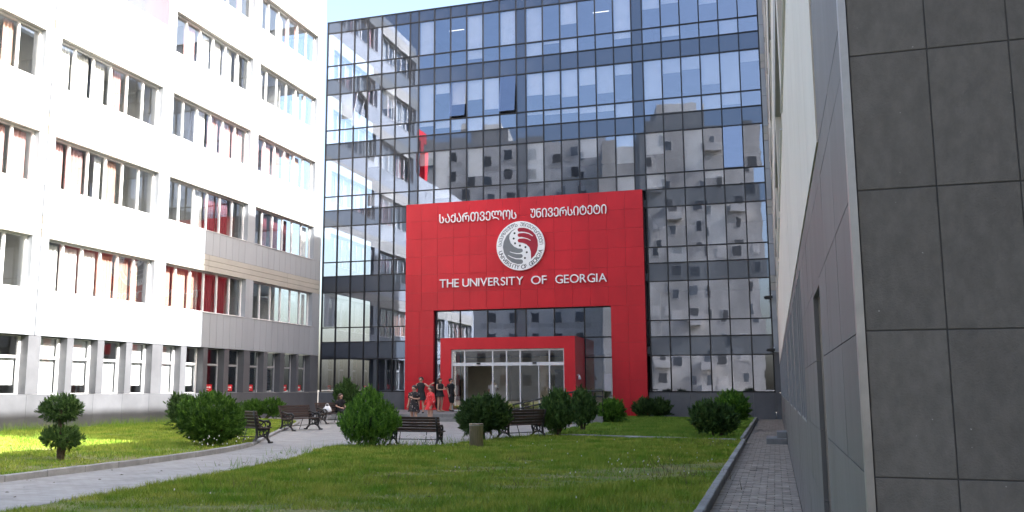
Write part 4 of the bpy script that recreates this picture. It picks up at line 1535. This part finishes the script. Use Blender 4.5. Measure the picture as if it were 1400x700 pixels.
# ------------------------------------------------------------------ people
def person(label, loc, rz, height, cloth, hair='hair_dark', long_hair=True, legs='bare', pose=None, shoe='shoe', skirt_z=0.62, sleeves=True, broad=1.22, long_sleeves=False):
    """one continuous skinned body; hair, clothes and shoes are its children. Faces local -Y."""
    root = tag(empty('person', loc, rz), label, 'person', 'people near the entrance')
    root.scale = (broad, broad, 1)
    s = height / 1.75
    J = {'pelvis': (0, 0, .95, .12), 'waist': (0, 0, 1.10, .10), 'chest': (0, 0, 1.30, .115), 'nb': (0, .01, 1.45, .06), 'neck': (0, .0, 1.52, .048),
         'head': (0, -.015, 1.61, .085), 'top': (0, 0, 1.69, .065), 'nose': (0, -.105, 1.605, .016), 'chin': (0, -.06, 1.545, .04)}
    for sd, q in (('L', -1), ('R', 1)):
        J['hip' + sd] = (.085 * q, 0, .90, .085)
        J['knee' + sd] = (.09 * q, -.02, .50, .055)
        J['ank' + sd] = (.09 * q, .02, .09, .036)
        J['toe' + sd] = (.10 * q, -.13, .035, .032)
        J['sh' + sd] = (.165 * q, 0, 1.41, .05)
        J['el' + sd] = (.215 * q, .03, 1.14, .038)
        J['wr' + sd] = (.22 * q, -.04, .91, .027)
        J['pa' + sd] = (.22 * q, -.06, .84, .03)
        J['ear' + sd] = (.085 * q, .0, 1.60, .016)
    if pose:
        for k_, v_ in pose.items():
            J[k_] = (*v_, J[k_][3])
    E_ = [('pelvis', 'waist'), ('waist', 'chest'), ('chest', 'nb'), ('nb', 'neck'), ('neck', 'head'), ('head', 'top'), ('head', 'nose'), ('head', 'chin')]
    for sd in 'LR':
        E_ += [('pelvis', 'hip' + sd), ('hip' + sd, 'knee' + sd), ('knee' + sd, 'ank' + sd), ('ank' + sd, 'toe' + sd),
               ('chest', 'sh' + sd), ('sh' + sd, 'el' + sd), ('el' + sd, 'wr' + sd), ('wr' + sd, 'pa' + sd), ('head', 'ear' + sd)]
    # fingers
    for sd, q in (('L', -1), ('R', 1)):
        pa, wr = Vector(J['pa' + sd][:3]), Vector(J['wr' + sd][:3])
        d = (pa - wr).normalized()
        side = d.cross(Vector((1, 0, 0)))
        side = side.normalized() if side.length > 0.1 else Vector((0, 0, 1))
        nrm = d.cross(side)
        for i, (o_, l_) in enumerate(((-.028, .055), (-.010, .07), (.010, .075), (.028, .065))):
            a = pa + d * 0.03 + side * o_
            J[f'f{sd}{i}a'] = (*a, .009)
            b2 = a + d * l_ * 0.55
            J[f'f{sd}{i}b'] = (*b2, .008)
            J[f'f{sd}{i}c'] = (*(b2 + (d * .8 + nrm * .5) * l_ * 0.45), .007)
            E_ += [('pa' + sd, f'f{sd}{i}a'), (f'f{sd}{i}a', f'f{sd}{i}b'), (f'f{sd}{i}b', f'f{sd}{i}c')]
        a = pa - d * 0.01 + side * 0.045
        J[f't{sd}a'] = (*a, .010)
        J[f't{sd}b'] = (*(a + d * 0.045 + side * 0.015), .008)
        E_ += [('pa' + sd, f't{sd}a'), (f't{sd}a', f't{sd}b')]
    names = list(J)
    idx = {n_: i for i, n_ in enumerate(names)}
    me_ = bpy.data.meshes.new('body')
    me_.from_pydata([tuple(c_ * s for c_ in J[n_][:3]) for n_ in names], [(idx[a], idx[b2]) for a, b2 in E_], [])
    o = link('body', me_, None, root)
    sk = o.modifiers.new('skin', 'SKIN')
    sk.use_smooth_shade = True
    for n_ in names:
        sv = me_.skin_vertices[0].data[idx[n_]]
        r_ = J[n_][3] * s
        sv.radius = (r_, r_ * (0.8 if n_ in ('pelvis', 'waist', 'chest') else 1))
        sv.use_root = n_ == 'pelvis'
    ss = o.modifiers.new('sub', 'SUBSURF')
    ss.levels = 1
    ss.render_levels = 1
    me_.materials.append(M['skin'])
    V3 = lambda n_: Vector(J[n_][:3]) * s
    hd = V3('head')
    # face
    fb_ = MB()
    for q in (-1, 1):
        fb_.tube([hd + Vector((q * .032, -.082, .012)) * s, hd + Vector((q * .032, -.093, .012)) * s], .010 * s, 6)
    fb_.tube([hd + Vector((-.022, -.083, -.05)) * s, hd + Vector((.022, -.083, -.05)) * s], .006 * s, 5)
    fb_.build('face', 'hair_dark', root)
    # hair
    hb = bmesh.new()
    bmesh.ops.create_uvsphere(hb, u_segments=14, v_segments=10, radius=1)
    for v in hb.verts:
        q = v.co.copy()
        yk = 0.02 if q.y > -0.2 else 0.03
        v.co = hd + Vector((q.x * .104, q.y * .100 + yk + .012, q.z * .105 + .035 + (0.03 if q.y < -0.5 and q.z < 0.2 else 0))) * s
    hm = bpy.data.meshes.new('hair')
    hb.to_mesh(hm)
    hb.free()
    hm.polygons.foreach_set('use_smooth', [True] * len(hm.polygons))
    ho = link('hair', hm, hair, root)
    if long_hair:
        h_ = hd / s
        MB().loft([tuple(c_ * s for c_ in rr) for rr in ((h_.x, h_.y + .07, h_.z - .36, .05, .03), (h_.x, h_.y + .085, h_.z - .28, .11, .05), (h_.x, h_.y + .075, h_.z - .12, .12, .06), (h_.x, h_.y + .055, h_.z + .02, .11, .07), (h_.x, h_.y + .03, h_.z + .10, .07, .06))], 12).build('long_hair', hair, ho, smooth=True)
    # clothes
    sw = lambda n_: tuple(J[n_][:3])
    if legs == 'bare':
        rings = [(0, 0, skirt_z, .235, .20), (0, .0, skirt_z + .02, .23, .195), (0, 0, .85, .19, .15), (0, 0, .98, .165, .13), (0, 0, 1.12, .13, .11), (0, 0, 1.28, .165, .125), (0, 0, 1.38, .185, .11), (0, .005, 1.455, .12, .085), (0, .005, 1.475, .06, .06)]
        MB().loft([tuple(c_ * s for c_ in rr) for rr in rings], 18).build('dress', cloth, root, smooth=True)
    else:
        yc, zc = (J['pelvis'][1], J['pelvis'][2])
        rings = [(0, yc, zc - .08, .17, .13), (0, yc, zc, .165, .125), (0, J['waist'][1], J['waist'][2], .15, .115), (0, J['chest'][1], J['chest'][2] - .02, .175, .13), (0, J['chest'][1], J['chest'][2] + .08, .185, .11), (0, J['nb'][1], J['nb'][2] + .005, .12, .085), (0, J['nb'][1], J['nb'][2] + .025, .06, .06)]
        MB().loft([tuple(c_ * s for c_ in rr) for rr in rings], 18).build('shirt', cloth, root, smooth=True)
        for sd in 'LR':
            h_, k_, a_ = (Vector(sw(n_ + sd)) for n_ in ('hip', 'knee', 'ank'))
            e_ = a_ if legs != 'shorts' else k_ + (a_ - k_) * 0.12
            MB().tube([(h_ + Vector((0, 0, .05))) * s, (h_ + (k_ - h_) * .5) * s, k_ * s, (k_ + (e_ - k_) * .5) * s, e_ * s], [.10 * s, .092 * s, .078 * s, .07 * s, .066 * s], 10).build('trouser_leg', 'cloth_black' if legs != 'jeans' else 'cloth_jeans', root, smooth=True)
    if sleeves:
        for sd in 'LR':
            a_, b2 = Vector(sw('sh' + sd)), Vector(sw('el' + sd))
            m_ = a_ + (b2 - a_) * (1.0 if long_sleeves else 0.75)
            pl_ = [a_ * s + Vector((0, 0, .01)), (a_ + (m_ - a_) * .5) * s, m_ * s]
            rl_ = [.062 * s, .062 * s, .066 * s]
            if long_sleeves:
                pl_.append(Vector(sw('wr' + sd)) * s)
                rl_ += [.085 * s]
            MB().tube(pl_, rl_, 10).build('sleeve', cloth, root, smooth=True)
    for sd in 'LR':
        a_, t_ = Vector(sw('ank' + sd)), Vector(sw('toe' + sd))
        MB().tube([(a_ + Vector((0, .05, -.055))) * s, (a_ + Vector((0, 0, -.045))) * s, t_ * s, (t_ + Vector((0, -.05, -.012))) * s], [.03 * s, .042 * s, .04 * s, .022 * s], 8).build('shoe', shoe, root, smooth=True)
    return root


P1 = {'elR': (.24, -.02, 1.16), 'wrR': (.12, -.22, 1.18), 'paR': (.07, -.26, 1.22), 'kneeL': (-.085, -.01, .5), 'ankL': (-.08, .04, .09), 'toeL': (-.09, -.11, .035)}
person('woman in a black flowered dress facing the camera, in front of the steps', (-14.72, 37.2, 0), R(-12), 1.74, 'cloth_floral', long_hair=False, pose=P1)
P2 = {'elR': (.30, -.05, 1.28), 'wrR': (.46, -.2, 1.40), 'paR': (.52, -.24, 1.43)}
person('tall woman in black reaching out an arm behind the flowered dress', (-17.0, 43.9, 0.36), R(12), 1.82, 'cloth_black', hair='hair_dark', long_hair=False, pose=P2, sleeves=False)
P3 = {'elL': (-.22, -.03, 1.15), 'wrL': (-.2, -.1, .93), 'paL': (-.2, -.12, .86)}
person('woman in a short red patterned dress with long dark hair', (-13.62, 36.3, 0), R(-50), 1.72, 'cloth_red', hair='hair_brown', pose=P3, skirt_z=0.74, long_sleeves=True, broad=1.3)
P4 = {'elR': (.20, -.06, 1.14), 'wrR': (.12, -.3, 1.18), 'paR': (.10, -.36, 1.21), 'elL': (-.2, -.04, 1.14), 'wrL': (-.08, -.26, 1.14), 'paL': (-.04, -.33, 1.17)}
person('woman in a short black dress holding out a phone beside the red jamb', (-17.25, 47.4, 0.36), R(60), 1.80, 'cloth_black', hair='hair_brown', pose=P4, sleeves=False, shoe='shoe_tan', skirt_z=0.78)
P5 = {'ankR': (.10, .16, .13), 'toeR': (.10, .04, .035), 'ankL': (-.09, -.06, .09), 'toeL': (-.09, -.2, .035), 'kneeL': (-.09, -.08, .5)}
person('man in black with shorts standing at the glass doors', (-16.9, 48.2, 0.36), R(70), 1.80, 'cloth_black', long_hair=False, legs='shorts', pose=P5)
P7 = {'elR': (.27, -.02, 1.2), 'wrR': (.34, -.2, 1.22), 'paR': (.36, -.26, 1.24), 'ankR': (.09, .12, .09), 'toeR': (.09, -.02, .035)}
person('person in a white shirt and pale trousers inside the glass doors', (-15.35, 51.0, 0.36), R(-10), 1.75, 'cloth_white', long_hair=False, legs='jeans', pose=P7)
# seated person on the far bench
SE = {'pelvis': (0, .08, .58), 'waist': (0, .09, .74), 'chest': (0, .07, .95), 'nb': (0, .04, 1.10), 'neck': (0, .02, 1.17), 'head': (0, -.01, 1.26), 'top': (0, 0, 1.34), 'nose': (0, -.105, 1.25), 'chin': (0, -.06, 1.19),
      'earL': (-.085, 0, 1.25), 'earR': (.085, 0, 1.25)}
for sd, q in (('L', -1), ('R', 1)):
    SE.update({'hip' + sd: (.09 * q, .04, .57), 'knee' + sd: (.10 * q, -.38, .55), 'ank' + sd: (.10 * q, -.40, .12), 'toe' + sd: (.11 * q, -.55, .05),
               'sh' + sd: (.165 * q, .05, 1.06), 'el' + sd: (.2 * q, .02, .80), 'wr' + sd: (.13 * q, -.2, .72), 'pa' + sd: (.11 * q, -.27, .71)})
person('person in black and white sitting on the far bench by the left glazing', (-19.2, 39.3, 0.0), R(62), 1.72, 'cloth_black', hair='hair_brown', legs='trousers', pose=SE)
bag = tag(empty('white_bag', (-19.55, 38.6, 0.505)), 'white cloth bag lying on the far bench beside the seated person', 'bag')
b_ = MB()
b_.loft([(0, 0, 0, .20, .13), (0, 0, .06, .24, .16), (0, 0, .18, .21, .13), (.02, 0, .28, .12, .05), (.03, 0, .30, .05, .02)], 14)
b_.build('sack', 'cloth_white', bag, smooth=True)
MB().tube([(-.10, 0, .24), (-.06, 0, .38), (.04, 0, .40), (.12, 0, .26)], .014, 6).build('handle', 'cloth_white', bag)
ph_ = tag(MB().box(-.04, .04, -.008, .008, -.075, .075).build('mobile_phone', 'black_plastic', bevel=0.004), 'small dark phone in the hand of the woman in short black dress', 'phone')
ph_.location = (-16.87, 47.22, 0.36 + 1.29)
ph_.rotation_euler = (R(35), 0, R(60))
